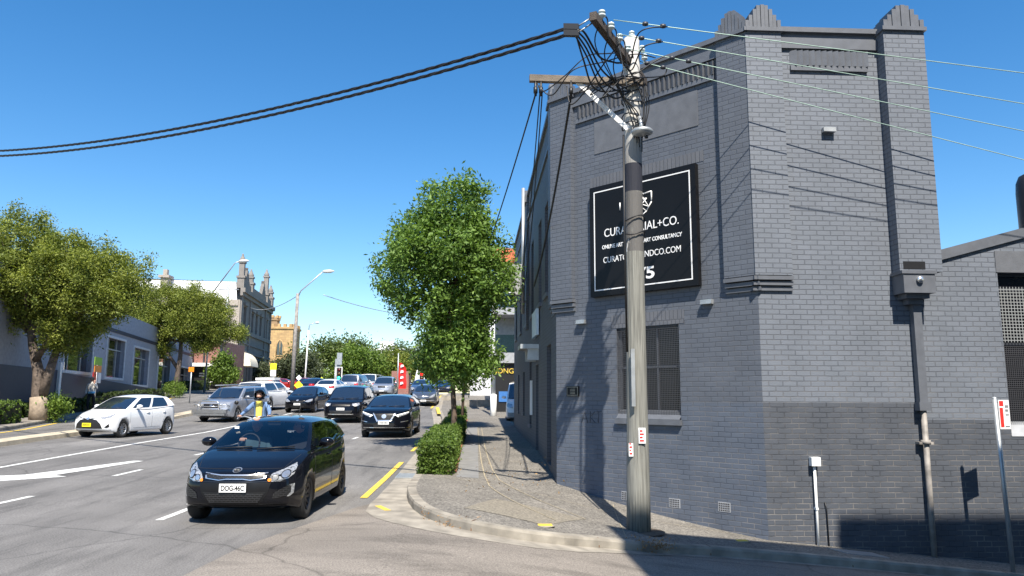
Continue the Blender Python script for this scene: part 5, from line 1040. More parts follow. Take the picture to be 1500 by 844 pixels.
TYPES = dict(
 hatch=dict(L=4.05, W=1.72, H=1.455, gc=.2, top=[(0, .70), (.12, .76), (.45, .86), (.9, .955), (1.15, 1.0), (2.2, .98), (3.2, 1.04), (3.75, 1.1), (3.95, 1.05), (4.05, .95)], wh=[(0, .70), (.1, .78), (.35, .85), (.8, .865), (3.2, .865), (3.8, .81), (4.05, .72)], sa0=1.0, sa1=1.95, sr1=3.5, sr0=3.93, wb=.79, wr=.58, axf=.8, axr=3.37, R=.31, bow=.22, tail_='hatch'),
 suv=dict(L=4.4, W=1.82, H=1.62, gc=.25, top=[(0, .86), (.12, .95), (.5, 1.03), (1.0, 1.08), (1.25, 1.1), (2.2, 1.08), (3.6, 1.14), (4.1, 1.16), (4.3, 1.12), (4.4, 1.0)], wh=[(0, .76), (.1, .84), (.35, .9), (.8, .91), (3.6, .91), (4.2, .87), (4.4, .8)], sa0=1.1, sa1=1.98, sr1=3.9, sr0=4.3, wb=.84, wr=.65, axf=.88, axr=3.55, R=.35, bow=.2, tail_='suv'),
 wagon=dict(L=4.8, W=1.9, H=1.72, gc=.25, top=[(0, .9), (.12, 1.0), (.6, 1.07), (1.1, 1.12), (1.35, 1.14), (2.4, 1.12), (4.0, 1.15), (4.6, 1.16), (4.8, 1.05)], wh=[(0, .8), (.1, .88), (.35, .94), (.8, .95), (4.1, .95), (4.6, .91), (4.8, .84)], sa0=1.2, sa1=2.05, sr1=4.3, sr0=4.68, wb=.87, wr=.69, axf=.95, axr=3.75, R=.37, bow=.18, tail_='suv'),
 sedan=dict(L=4.6, W=1.8, H=1.45, gc=.18, top=[(0, .68), (.12, .75), (.5, .85), (1.1, .95), (1.35, .98), (2.4, .96), (3.6, 1.02), (4.2, 1.04), (4.5, 1.0), (4.6, .9)], wh=[(0, .74), (.1, .82), (.35, .88), (.8, .9), (3.8, .9), (4.3, .85), (4.6, .76)], sa0=1.2, sa1=2.15, sr1=3.35, sr0=4.1, wb=.82, wr=.6, axf=.9, axr=3.65, R=.32, bow=.2, tail_='sedan'),
 van=dict(L=4.8, W=1.8, H=2.0, gc=.25, top=[(0, .85), (.1, 1.0), (.4, 1.12), (.7, 1.16), (2, 1.16), (4.6, 1.16), (4.8, 1.1)], wh=[(0, .8), (.1, .86), (.35, .9), (4.4, .9), (4.7, .88), (4.8, .84)], sa0=.6, sa1=1.35, sr1=4.55, sr0=4.75, wb=.87, wr=.76, axf=.85, axr=3.6, R=.33, bow=.14, tail_='suv'))
def bisected(poly, step):
    bm = bmesh.new(); vs = [bm.verts.new((p[0], p[1], 0)) for p in poly]; bm.faces.new(vs)
    xs_ = [p[0] for p in poly]; ys_ = [p[1] for p in poly]
    for ax, lo, hi in ((0, min(xs_), max(xs_)), (1, min(ys_), max(ys_))):
        k = lo+step
        while k < hi-.001:
            co = [0, 0, 0]; no = [0, 0, 0]; co[ax] = k; no[ax] = 1
            bmesh.ops.bisect_plane(bm, geom=bm.verts[:]+bm.edges[:]+bm.faces[:], plane_co=co, plane_no=no); k += step
    bmesh.ops.triangulate(bm, faces=[f for f in bm.faces if len(f.verts) > 4])
    bm.verts.index_update(); V = [tuple(v.co[:2]) for v in bm.verts]; F = [[v.index for v in f.verts] for f in bm.faces]; bm.free(); return V, F
class Car:
    def __init__(c, name, label, kind, paint, glass='carglass', group=None, alloy='alloy', sc=None, detail=1, **ov):
        s = dict(TYPES[kind]); s.update(ov); c.s = s; c.paint = paint; c.kind = kind; c.L = s['L']; c.detail = detail
        c.root = empty(name, (0, 0, 0), label, 'car' if kind != 'van' else 'van', group)
        L = s['L']; N = 84 if detail else 48; R = s['R']*1.17
        sts = sorted(set([0.0, .03, .07, .12]+[L*i/N for i in range(1, N)]+[L-.1, L-.05, L-.02, L]))
        zb0 = s['gc']
        def zbot(x):
            z = zb0+.09*max(0, 1-x/.35)+.12*max(0, 1-(L-x)/.4)
            for a in (s['axf'], s['axr']):
                if abs(x-a) < R: z = max(z, s['R']+math.sqrt(R*R-(x-a)**2))
            return z
        lv = [0, .05, .12, .22, .34, .46, .58, .7, .8, .88, .94]
        def kz(f): return ip(f, [(0, .955), (.06, .975), (.2, .99), (.45, 1.0), (.7, .992), (.88, .965), (1, .93)])
        rows = []
        for x in sts:
            w = sip(x, s['wh'], .06); zt = sip(x, s['top'], .08); zb = zbot(x); r = []
            r += [(0, zb), (w*.55, zb)]
            for f in lv:
                z = zb0+(zt-zb0)*f; z = max(z, zb); wf = (max(z, zb0)-zb0)/(zt-zb0); r.append((w*kz(wf), z))
            r += [(w*.91, zt-.018), (w*.86, zt-.004), (w*.78, zt+.006)]
            cr = .03
            r += [(w*.6, zt+cr*.55), (w*.4, zt+cr*.8), (w*.2, zt+cr*.95), (0, zt+cr)]
            rows.append([x, r])
        def deform(x, y, z):
            k = max(0, 1-x/1.0)**1.5; k2 = max(0, 1-(L-x)/.8)**1.5
            x2 = x+s['bow']*k*abs(y/s['wh'][3][1])**2.4*1.2 + k*max(0, z-.56)*s.get('rake', .28) + k*max(0, .38-z)*.25
            x2 -= .14*k2*abs(y/s['wh'][3][1])**2.4 + k2*max(0, z-.6)*.1
            return (y, x2-L/2, z)
        c.deform = deform
        b = B(); ins = s['sa0']+.05, s['sr0']-.05; grid_rows = []
        nn = len(rows[0][1])
        def full(x, r, yscale=1, zc=None, zs=1):
            R_ = [(y*yscale, z if zc is None else zc+(z-zc)*zs) for y, z in r]; pts = [deform(x, y, z) for y, z in R_]; pl_ = [deform(x, -y, z) for y, z in R_]
            return pl_[::-1]+pts[1:] if False else pts, pl_
        def ring(x, r, k=1.0):
            zc = (r[0][1]+r[-1][1])/2; R_ = [(y*k, zc+(z-zc)*k) for y, z in r]
            a = [deform(x, y, z) for y, z in R_]; m = [deform(x, -y, z) for y, z in R_][1:-1][::-1]
            return a+m
        rings = [ring(-.03, rows[0][1], .02), ring(-.03, rows[0][1], .4), ring(-.03, rows[0][1], .7), ring(-.028, rows[0][1], .86), ring(-.018, rows[0][1], .95)]
        rings += [ring(x, r) for x, r in rows]; rr = rows[-1][1]
        rings += [ring(L+.012, rr, .95), ring(L+.02, rr, .86), ring(L+.022, rr, .6), ring(L+.022, rr, .02)]
        n = len(rings[0]); b.v = [p for r in rings for p in r]; b.sm = True
        for i in range(len(rings)-1):
            xm = sts[max(0, min(len(sts)-1, i-5))] if 5 <= i < 5+len(sts) else (0 if i < 5 else L)
            for k in range(n):
                top = nn-5 <= k <= nn+2 and ins[0] < xm < ins[1]-.1
                if top: continue
                b.f.append((i*n+k, i*n+(k+1) % n, (i+1)*n+(k+1) % n, (i+1)*n+k)); b.uv.append([(0, 0)]*4); b.mi.append(0); b.smooth.append(True)
        c.bvh_body = BVHTree.FromPolygons([Vector(p) for p in b.v], b.f)
        # greenhouse: panels share their edge lines; window cells go to the glass parts
        H = s['H']; wb, wr = s['wb'], s['wr']; sa0, sa1, sr1, sr0 = s['sa0'], s['sa1'], s['sr1'], s['sr0']
        def zb_(x): return sip(x, s['top'], .08)-.012
        def edge(front, v):
            rb = 0 if front else (1-v)
            a, e = (sa0, sa1) if front else (sr0, sr1); x = a+(e-a)*(v**.92 if front else v**1.15); z0 = zb_(a); z = z0+(H-.095-z0)*(math.sin(v*math.pi/2)*.35+v*.65)
            w = (wb+(wr-wb)*(v*.8+v*v*.2))*(1-.06*rb); return x-.12*rb, w, z
        glassparts = {}
        def panel(fn, us, vs, gl):
            for i in range(len(us)-1):
                for j in range(len(vs)-1):
                    um, vm = (us[i]+us[i+1])/2, (vs[j]+vs[j+1])/2; g_ = gl(um, vm); tgt = b if g_ is None else glassparts.setdefault(g_, B())
                    q = [fn(us[i], vs[j]), fn(us[i+1], vs[j]), fn(us[i+1], vs[j+1]), fn(us[i], vs[j+1])]
                    sm = tgt.sm; tgt.sm = True; tgt.poly([(p[1], p[0]-L/2, p[2]) for p in q], [(0, 0)]*4); tgt.sm = sm
        def screen(front):
            def fn(u, v):   # u -1..1 across
                x, w, z = edge(front, v); bw = (.16 if front else .1)*(1-abs(u)**2.2)*(1-.35*v); return (x-bw if front else x+bw, w*u, z+.03*(1-u*u)*v)
            return fn
        lin = lambda a, e, n_: [a+(e-a)*i/n_ for i in range(n_+1)]
        usx = [-1, -.97]+lin(-.92, .92, 14)+[.97, 1]; vsx = [0, .04]+lin(.08, .93, 8)+[.97, 1]
        panel(screen(True), usx, vsx, lambda u, v: 'windscreen' if abs(u) < .925 and .04 < v < .94 else None)
        if s['tail_'] != 'van': panel(screen(False), usx, vsx, lambda u, v: 'rear_window' if abs(u) < .86 and .1 < v < .9 else None)
        p1 = s.get('pB', .44)
        dv = sorted(set([0, .02, .07, .14, p1-.025, p1+.025, .8, .835, .9, .95, 1]+lin(.2, .76, 7)))
        for sgn in (1, -1):
            def fn(u, v, sgn=sgn):
                a = edge(True, v); e = edge(False, v); x = a[0]+(e[0]-a[0])*u
                zA = a[2]; zE = e[2]; z = zA+(zE-zA)*u; z0 = zb_(x); 
                if v == 0: z = z0
                w = a[1]+.035*math.sin(u*math.pi)*(1-v*.3); return (x, sgn*w, z+.012*math.sin(u*math.pi)*v)
            def gl(u, v, sgn=sgn):
                if not (.08 < v < .9): return None
                lo = .05+.0*v; hi = .9 if c.kind in ('suv', 'wagon', 'van') else .84
                if lo < u < p1-.02: return 'side_window_front'+('' if sgn > 0 else '_')
                if p1+.02 < u < hi: return 'side_window_rear'+('' if sgn > 0 else '_')
                return None
            panel(fn, dv, [0, .08]+lin(.16, .84, 5)+[.9, 1], gl)
        # roof
        def roof(u, v):
            a = edge(True, 1); e = edge(False, 1); x = a[0]+(e[0]-a[0])*v; bwf = .16*(1-abs(u)**2.2)*.65; bwr = .1*(1-abs(u)**2.2)*.65
            x = (a[0]-bwf)+(e[0]+bwr-(a[0]-bwf))*v; w = a[1]+.035*math.sin(v*math.pi)*.7
            return (x, w*u, a[2]+(e[2]-a[2])*v+.03*(1-u*u)+.012*math.sin(v*math.pi)+.055*max(0, math.sin(v*math.pi))**.6*(1-abs(u)**5))
        panel(roof, lin(-1, 1, 16), lin(0, 1, 12), lambda u, v: None)
        c.body = b.build('body', paint, c.root, merge=True, recalc=True)
        b2 = B(); 
        for k, gb in glassparts.items(): c.__dict__[k] = gb.build('windscreen' if k == 'windscreen' else 'rear_window' if k == 'rear_window' else 'side_window', glass, c.root, merge=True)
        me = c.body.data; c.bvh = BVHTree.FromPolygons([v.co for v in me.vertices], [tuple(p.vertices) for p in me.polygons])
        # cabin floor and wheel wells
        b = B(); W2 = s['wh'][3][1]; zt = min(p[1] for p in s['top'][4:-2])
        b.box(-W2+.25, W2-.25, -L/2+.35, L/2-.3, .22, .74); b.build('underbody', 'black', c.root)
        b = B(); b.box(-W2+.1, W2-.1, sa0-L/2+.1, sr0-L/2-.12, zt-.2, zt-.1); b.box(-W2+.12, W2-.12, sa0-L/2+.06, sa0-L/2+.42, zt-.1, zt-.02)
        for sx_ in (-.36, .36):
            for sy in (sa0+1.25, sa0+2.1):
                y = sy-L/2; b.hexa([(sx_-.22, y, zt-.1), (sx_+.22, y, zt-.1), (sx_+.22, y+.14, zt-.1), (sx_-.22, y+.14, zt-.1), (sx_-.17, y+.1, zt+.22), (sx_+.17, y+.1, zt+.22), (sx_+.17, y+.2, zt+.22), (sx_-.17, y+.2, zt+.22)]); b.box(sx_-.12, sx_+.12, y+.12, y+.2, zt+.22, zt+.38)
        b.build('interior', 'interior', c.root)
        c.wheels(alloy)
        # mirrors, seams, handles, wipers
        for sgn in (1, -1):
            b = B(); x = sgn*(wb+.05); y = sa0+.5-L/2; z = zb_(sa0+.5)+.06
            b.lathe([(0, -.07), (.055, -.065), (.085, -.02), (.085, .04), (.075, .06), (0, .06)], c=(0, 0, 0), axis='y', n=14)
            b.v = [(x+sgn*.1+p[0]*1.35, y+p[1], z+.03+p[2]*.85) for p in b.v]; b.tube([(x-sgn*.02, y, z-.02), (x+sgn*.07, y, z)], .025, 8); b.build('mirror', paint if not s.get('mirror') else s['mirror'], c.root)
        if detail:
            seam = []
            a0 = sa0+.12; mB = sa0+(sr0-sa0)*p1+.06; rD = s['axr']-.28
            for sgn in (1, -1):
                b = B()
                for ln in ([(a0, .45), (a0+.05, .9)], [(mB, .33), (mB+.02, .93)], [(rD-.12, .45), (rD+.02, .7), (rD+.1, .95)], [(a0, .32), (rD-.25, .32)]):
                    c.line(b, ln, sgn, .005)
                b.build('door_seam', 'black', c.root)
                for hx in (mB-.22, mB+.72):
                    b = B(); p = c.hit_side(hx, .86*s['top'][5][1], sgn)
                    if p: b.tube([(p[0]+sgn*.012, p[1]-.09, p[2]), (p[0]+sgn*.022, p[1], p[2]+.005), (p[0]+sgn*.012, p[1]+.09, p[2])], [.012, .018, .012], 8); b.build('door_handle', paint, c.root)
            b = B()
            c_ = screen(True)
            for u0, u1 in ((-.8, -.1), (0.02, .72)):
                P0 = c_(u0, .05); P1 = c_((u0+u1)/2, .09); P2 = c_(u1, .11); b.tube([(p[1], p[0]-L/2-.012, p[2]+.012) for p in (P0, P1, P2)], .009, 6)
            b.build('wiper', 'black', c.root)
    def hit_side(c, x, z, sgn):
        o = Vector((sgn*2, x-c.L/2, z)); r = c.bvh.ray_cast(o, Vector((-sgn, 0, 0))); return r[0] if r[0] else None
    def line(c, b, pts, sgn, r):
        P = []
        for a, e in zip(pts[:-1], pts[1:]):
            for k in range(9):
                q = c.hit_side(a[0]+(e[0]-a[0])*k/8, a[1]+(e[1]-a[1])*k/8, sgn)
                if q: P.append((q[0]+sgn*.0005, q[1], q[2]))
        if len(P) > 1: b.tube(P, r*.6, 5)
    def decal(c, name, poly, mat, side='front', off=.008, parent=None, mirror=False, step=.05):
        res = None
        for m in ((1, -1) if mirror else (1,)):
            V, F = bisected([(p[0]*m, p[1]) for p in poly], step); b = B(); ok = True; pts = []
            for x, z in V:
                if side == 'front': o, d = Vector((x, -5, z)), Vector((0, 1, 0))
                elif side == 'rear': o, d = Vector((x, 5, z)), Vector((0, -1, 0))
                else: o, d = Vector((m*3, x*m-c.L/2, z)), Vector((-m, 0, 0))
                h = c.bvh.ray_cast(o, d)
                pts.append(h[0]-d*off if h[0] else None)
            F = [f for f in F if all(pts[i] for i in f)]
            if not F: continue
            b.v = [tuple(p) if p else (0, 0, .5) for p in pts]
            for f in F: b.f.append(tuple(f)); b.uv.append([(0, 0)]*len(f)); b.mi.append(0); b.smooth.append(True)
            res = b.build(name, mat, parent or c.root, recalc=False)
        return res
    def lamp(c, name, poly, mat, side='front', off=.012, **k): return c.decal(name, poly, mat, side, off, mirror=True, **k)
    def wheels(c, alloy):
        s = c.s; W2 = s['wh'][3][1]; R = s['R']; first = None
        for sx_ in (1, -1):
            for ax in (s['axf'], s['axr']):
                b = B(); x0 = W2-.215; 
                b.lathe([(R*.62, -.1), (R*.93, -.1), (R, -.07), (R, .07), (R*.93, .1), (R*.66, .1), (R*.64, .08)], axis='x', n=36)
                w = b.build('wheel', 'rubber', c.root); w.location = (sx_*(W2-.12), ax-c.L/2, R); w.rotation_euler = (0, 0, 0 if sx_ > 0 else math.pi)
                b = B(); b.lathe([(0, .055), (.05, .06), (R*.2, .05), (R*.22, .02), (R*.22, -.02), (0, -.02)], axis='x', n=20); b.lathe([(R*.58, .03), (R*.6, .085), (R*.66, .09), (R*.67, .05)], axis='x', n=36)
                for k in range(5 if c.kind != 'hatch' else 10):
                    a = 2*math.pi*k/(5 if c.kind != 'hatch' else 10); d = Vector((0, math.cos(a), math.sin(a))); t_ = Vector((0, -math.sin(a), math.cos(a)))
                    wd = .045 if c.kind != 'hatch' else .02
                    b.hexa([tuple(d*R*.15-t_*wd+Vector((.01, 0, 0))), tuple(d*R*.15+t_*wd+Vector((.01, 0, 0))), tuple(d*R*.15+t_*wd+Vector((.05, 0, 0))), tuple(d*R*.15-t_*wd+Vector((.05, 0, 0))), tuple(d*R*.62-t_*wd*.8+Vector((.03, 0, 0))), tuple(d*R*.62+t_*wd*.8+Vector((.03, 0, 0))), tuple(d*R*.62+t_*wd*.8+Vector((.075, 0, 0))), tuple(d*R*.62-t_*wd*.8+Vector((.075, 0, 0)))])
                b.build('rim', alloy, w); b = B(); b.lathe([(0, .0), (R*.62, 0), (R*.63, -.09)], axis='x', n=24); b.build('brake_disc', 'black', w)
    def plate(c, z, mat, txt=None, side='front', x=0, w=.38, h=.12):
        d = Vector((0, 1, 0)) if side == 'front' else Vector((0, -1, 0)); o = Vector((x, -5*d.y, z)); y = (c.bvh.ray_cast(o, d)[0] or Vector((0, -c.L/2, 0))).y
        y0 = y-d.y*.03; b = B(); b.box(x-w/2, x+w/2, y0-.006, y0+.006, z-h/2, z+h/2); p = b.build('number_plate', mat, c.root)
        if txt: text('plate_lettering', txt, h*.86, 'signblack', frameM((x, y0-d.y*.0065, z-h*.3), (1*d.y, 0, 0), (0, 0, 1)), p, ext=.002, width=w*.86, bold=.002)
        else:
            b = B()
            for k in range(6):
                xx = x-w*.36+k*w*.13; b.box(xx, xx+w*.07, y0-d.y*.0095-.001, y0-d.y*.0095+.001, z-h*.22, z+h*(.2 if k % 2 else .26))
            b.build('plate_characters', 'black', p)
        return p
    def put(c, x, y, heading=0):
        c.root.location = (x, y, gz(x, y)); z1 = gz(x, y-1.3); z2 = gz(x, y+1.3)
        pit = math.atan2(z2-z1, 2.6); c.root.rotation_euler = (pit if abs(heading) < 1.6 else -pit, 0, heading); return c
def ell(cx, cz, rx, rz, n=16): return [(cx+rx*math.cos(2*math.pi*k/n), cz+rz*math.sin(2*math.pi*k/n)) for k in range(n)]

# --- hero: black hatchback in the near lane
c = Car('parked_car' if False else 'hatchback_car', 'black five-door hatchback with DOG-46C plate nearest the camera, two people in front seats', 'hatch', 'p_black', glass='seeglass', alloy='darkalloy')
c.decal('bonnet_seam', [(-.6, .772), (.6, .772), (.6, .778), (-.6, .778)], 'black', off=.004)
c.decal('grille_surround', [(-.44, .735), (-.2, .71), (.2, .71), (.44, .735), (.42, .655), (.22, .63), (.12, .645), (-.12, .645), (-.22, .63), (-.42, .655)], 'chrome', off=.008)
c.decal('upper_grille', [(-.41, .722), (-.2, .697), (.2, .697), (.41, .722), (.395, .667), (.22, .644), (.12, .66), (-.12, .66), (-.22, .644), (-.395, .667)], 'grille', off=.016)
hl = [(.46, .66), (.5, .72), (.62, .77), (.735, .84), (.76, .8), (.755, .7), (.7, .645), (.6, .61), (.5, .61)]
c.lamp('headlight', hl, 'lampglass', off=.006)
for m in (1, -1):
    for cx, cz, r in ((.665, .705, .058), (.545, .665, .045)):
        V = ell(m*cx, cz, r, r); c.decal('lamp_ring', V, 'black', off=.011, step=.03); c.decal('lamp_reflector', ell(m*cx, cz, r*.8, r*.8), 'chrome', off=.016, step=.03)
    c.decal('indicator', ell(m*.475, .635, .025, .022), 'amber', off=.014, step=.03)
c.decal('lower_panel', [(-.5, .60), (.5, .60), (.46, .46), (.36, .3), (-.36, .3), (-.46, .46)], M('satin_black', (.006, .006, .007), .4, spec=.3), off=.007)
c.decal('lower_grille', [(-.42, .455), (.42, .455), (.34, .335), (-.34, .335)], 'grille', off=.013)
c.decal('grille_lip', [(-.44, .47), (.44, .47), (.43, .458), (-.43, .458)], 'black', off=.016)
fog = [(.54, .46), (.72, .56), (.76, .52), (.74, .42), (.6, .39), (.52, .385)]
c.lamp('fog_recess', fog, 'grille', off=.008); c.lamp('fog_trim', [(.72, .56), (.775, .57), (.77, .44), (.73, .40), (.7, .40), (.742, .46), (.74, .53)], 'lampglass', off=.012)
c.decal('front_lip', [(-.7, .29), (.7, .29), (.66, .255), (-.66, .255)], 'black', off=.01)
em = c.decal('emblem', ell(0, .765, .062, .03), 'chrome', off=.012, step=.03); c.decal('emblem_field', ell(0, .765, .052, .023), 'black', off=.017, step=.03)
hy = c.bvh.ray_cast(Vector((0, -5, .765)), Vector((0, 1, 0)))[0]
text('emblem_lettering', 'KIA', .035, 'chrome', frameM((0, hy.y-.024, .753), (1, 0, 0), (0, 0, 1)), em, ext=.003, width=.075, bold=.001)
for m in (1, -1):
    c.decal('bonnet_seam', [(m*.6, .775), (m*.612, .775), (m*.72, .93), (m*.708, .93)], 'black', off=.004)
    c.decal('headlight_trim', [(m*.47, .652), (m*.55, .612), (m*.7, .648), (m*.7, .655), (m*.55, .622), (m*.475, .66)], 'chrome', off=.014)
c.decal('bumper_crease', [(-.68, .615), (.68, .615), (.68, .608), (-.68, .608)], 'black', off=.005)
for m in (1, -1):
    P_s = [c.hit_side(x_, z_, m) for x_, z_ in ((1.0, .93), (1.6, .955), (2.3, .965), (3.0, .985), (3.5, 1.02))]; P_s = [p + Vector((m*.004, 0, 0)) for p in P_s if p]
    b = B(); b.tube(P_s, .008, 6); b.build('window_trim', 'chrome' if False else 'black', c.root)
c.plate(.535, 'plate_w', 'DOG-46C', w=.37, h=.115)
b = B(); b.box(.18, .23, c.bvh.ray_cast(Vector((.2, -5, .51)), Vector((0, 1, 0)))[0].y-.035, -c.L/2+.1, .48, .55); 
b = B(); L2 = c.L/2
b.tube([(-.37+.17*math.cos(k*math.pi/12), -L2+1.72+.05*math.sin(k*math.pi/12), 1.02+.16*math.sin(k*math.pi/12)) for k in range(25)], .014, 8); b.build('steering_wheel', 'interior', c.root)
b = B(); b.box(-.1, .1, -L2+1.8, -L2+1.83, 1.32, 1.38); b.build('rear_view_mirror', 'black', c.root)
b = B(); b.box(-.56, -.49, -L2+1.55, -L2+1.552, 1.27, 1.31); b.build('label_sticker', 'signwhite', c.root)
b = B(); b.tube([(0, L2-.72, 1.45), (0, L2-.5, 1.72)], .006, 6); b.build('aerial', 'black', c.root)
c.root.scale = (.93, .93, .94); c.put(-3.08, 12.1, rad(-1.5)); hero = c

# --- figures
def skin(name, V, E, Rr, mat, parent, sub=2, loc=(0, 0, 0), root=0):
    me = bpy.data.meshes.new(name); bm = bmesh.new(); lay = bm.verts.layers.skin.verify(); vs = []
    for i, p in enumerate(V):
        v = bm.verts.new(p); r = Rr[i]; v[lay].radius = (r, r) if not hasattr(r, '__len__') else r; v[lay].use_root = (i == root); vs.append(v)
    for a, e in E: bm.edges.new((vs[a], vs[e]))
    bm.to_mesh(me); bm.free(); me.materials.append(MAT[mat] if isinstance(mat, str) else mat)
    o = bpy.data.objects.new(name, me); COL.objects.link(o); o.modifiers.new('skin', 'SKIN').use_smooth_shade = True; ms = o.modifiers.new('sub', 'SUBSURF'); ms.levels = ms.render_levels = sub
    o.parent = parent; o.location = loc; return o
def head(parent, loc, face=(0, -1), hair='hair', r=1, hatmat=None):
    # one head: skull, jaw, nose, ears; front looks along `face`
    b = B(); rows = []
    for i in range(13):
        ph = math.pi*i/12; row = []
        for k in range(25):
            th = 2*math.pi*k/24; x = .076*math.sin(ph)*math.cos(th); y = .095*math.sin(ph)*math.sin(th); z = .118*math.cos(ph)
            if z < -.02: x *= 1-(-.02-z)*2.6; y = y*(1-(-.02-z)*2.0)-.012
            f = max(0, -y/.095); 
            if f > .8 and abs(x) < .022 and -.035 < z < .02: y -= .02*(1-abs(z+.02)/.05)
            if f > .6 and abs(abs(x)-.03) < .016 and abs(z-.015) < .014: y += .008
            row.append((x, y, z))
        rows.append(row)
    b.grid(rows)
    for s_ in (1, -1): b.lathe([(0, 0), (.028, .004), (.026, .016), (0, .018)], c=(s_*.07, .01, -.005), axis='x', n=10)
    o = b.build('head', 'skin', parent, merge=True); a = math.atan2(face[0], -face[1]) if False else math.atan2(face[1], face[0])+math.pi/2
    o.location = loc; o.rotation_euler = (0, 0, a); o.scale = (r, r, r)
    b = B(); 
    for s_ in (1, -1): b.lathe([(0, -.004), (.008, -.003), (.011, .003)], c=(s_*.03, -.083, .015), axis='y', n=10)
    b.build('eyes', 'black', o); b = B(); b.box(-.022, .022, -.086, -.08, -.062, -.055); b.build('mouth', M('lips', (.3, .1, .09), .6), o)
    if hair:
        b = B(); rows = []
        for i in range(9):
            ph = math.pi*.62*i/8; row = []
            for k in range(25):
                th = 2*math.pi*k/24; sy = math.sin(th); q = ph if sy > -.3 else min(ph, math.pi*.30)
                row.append((.084*math.sin(q)*math.cos(th), .104*math.sin(q)*sy+.006, .126*math.cos(q)+.004))
            rows.append(row)
        b.grid(rows); b.build('hair', hatmat or hair, o)
    return o
def bust(x, y, z, label, shirt, arm=None, face=(0, -1), hair='hair'):
    t = empty('person', (x, y, z), label, 'person')
    V = [(0, .02, -.25), (0, .02, .0), (0, .03, .22), (0, .02, .33), (0, 0, .42), (.19, .02, .26), (-.19, .02, .26)]; R_ = [(.15, .1), (.15, .1), (.17, .1), (.07, .06), .05, .065, .065]
    E = [(0, 1), (1, 2), (2, 3), (3, 4), (2, 5), (2, 6)]
    if arm: V += [arm[0], arm[1]]; R_ += [.045, .032]; E += [(6, 7), (7, 8)]
    V += [(.22, -.06, .02), (.2, -.3, -.08)]; R_ += [.045, .035]; n = len(V); E += [(5, n-2), (n-2, n-1)]
    skin('body', V, E, R_, shirt, t, root=1)
    if arm:   # hand: palm with five curled fingers round the rim
        h = Vector(arm[1]); hv = [tuple(h), tuple(h+Vector((0, -.05, .02)))]; hr = [.028, .034]; he = [(0, 1)]
        for k in range(4):
            p = h+Vector((-.03+.02*k, -.08, .035)); q = p+Vector((0, -.03, -.01)); r_ = q+Vector((0, -.005, -.03)); i = len(hv); hv += [tuple(p), tuple(q), tuple(r_)]; hr += [.011, .01, .009]; he += [(1, i), (i, i+1), (i+1, i+2)]
        i = len(hv); hv += [tuple(h+Vector((.045, -.05, .03))), tuple(h+Vector((.05, -.08, .02)))]; hr += [.012, .01]; he += [(1, i), (i, i+1)]
        skin('hand', hv, he, hr, 'skin', t, sub=2)
    head(t, (0, -.01, .5), face, hair); return t
hx, hy_, hz = hero.root.location
bust(-3.42, hy_+.06, .74, 'driver with one hand on the wheel inside the nearest black hatchback', 'blue_shirt', arm=((-.22, -.14, .12), (-.08, -.36, .27)), face=(.15, -1), hair=None)
bust(-2.75, hy_+.08, .72, 'dark-haired front passenger inside the nearest black hatchback', 'dark_cloth', face=(-.8, -.6))

# --- white hatchback
c = Car('hatchback_car', 'white five-door hatchback with a yellow plate by the median on the left', 'hatch', 'p_white', H=1.5, L=3.95)
c.decal('lower_grille', [(-.5, .5), (-.36, .63), (-.15, .68), (.15, .68), (.36, .63), (.5, .5), (.56, .34), (-.56, .34)], 'grille', off=.01)
c.decal('bonnet_trim', [(-.52, .75), (-.1, .69), (.1, .69), (.52, .75), (.52, .735), (.1, .668), (-.1, .668), (-.52, .735)], 'black', off=.012); c.decal('emblem', ell(0, .69, .07, .045), 'chrome', off=.02, step=.03)
c.lamp('headlight', [(.44, .70), (.6, .76), (.745, .86), (.76, .80), (.72, .70), (.6, .665)], 'lampglass'); c.lamp('fog_recess', [(.62, .38), (.73, .5), (.74, .4), (.7, .36)], 'black')
c.decal('sticker', [(.45, 1.14), (.54, 1.14), (.54, 1.2), (.45, 1.2)], 'signwhite', off=.004)
c.plate(.47, 'plate_y', w=.37, h=.13); c.root.scale = (.92, .88, .95); c.put(-12.3, 27.5, rad(-16))
# --- silver wagon with bull bar
c = Car('four_wheel_drive', 'silver four-wheel drive with a polished bull bar and yellow plate left of the rider', 'wagon', 'p_silver', H=1.75)
c.decal('grille', [(-.42, .92), (.42, .92), (.38, .72), (-.38, .72)], 'grille'); c.lamp('headlight', [(.46, .9), (.8, .97), (.83, .88), (.76, .78), (.48, .76)], 'lampglass'); c.decal('lower_grille', [(-.6, .5), (.6, .5), (.55, .33), (-.55, .33)], 'black')
b = B(); y = -c.L/2-.12
b.box(-.88, .88, y-.05, y+.12, .48, .66); b.box(-.8, .8, y-.04, y+.1, .36, .47); b.build('bull_bar', 'alloy', c.root)
b = B(); b.tube([(-.48, y, .6), (-.48, y-.01, .98), (-.4, y, 1.05), (.4, y, 1.05), (.48, y-.01, .98), (.48, y, .6)], .035, 10); b.tube([(-.48, y, .85), (-.82, y+.08, .9), (-.9, y+.25, .8)], .025, 8); b.tube([(.48, y, .85), (.82, y+.08, .9), (.9, y+.25, .8)], .025, 8); b.tube([(-.45, y, .8), (.45, y, .8)], .02, 8); b.build('bar_hoop', 'chrome', c.root)
for s_ in (1, -1): b = B(); b.tube([(s_*.62, -.9, 1.79), (s_*.62, 1.7, 1.79)], .025, 8); b.build('roof_rail', 'steel', c.root)
c.plate(.42, 'plate_y', w=.37, h=.12); c.decal('emblem', ell(0, .84, .08, .05), 'chrome', off=.02, step=.03); c.root.scale = (.95, .95, .93); c.put(-11.75, 37.8, rad(-10))
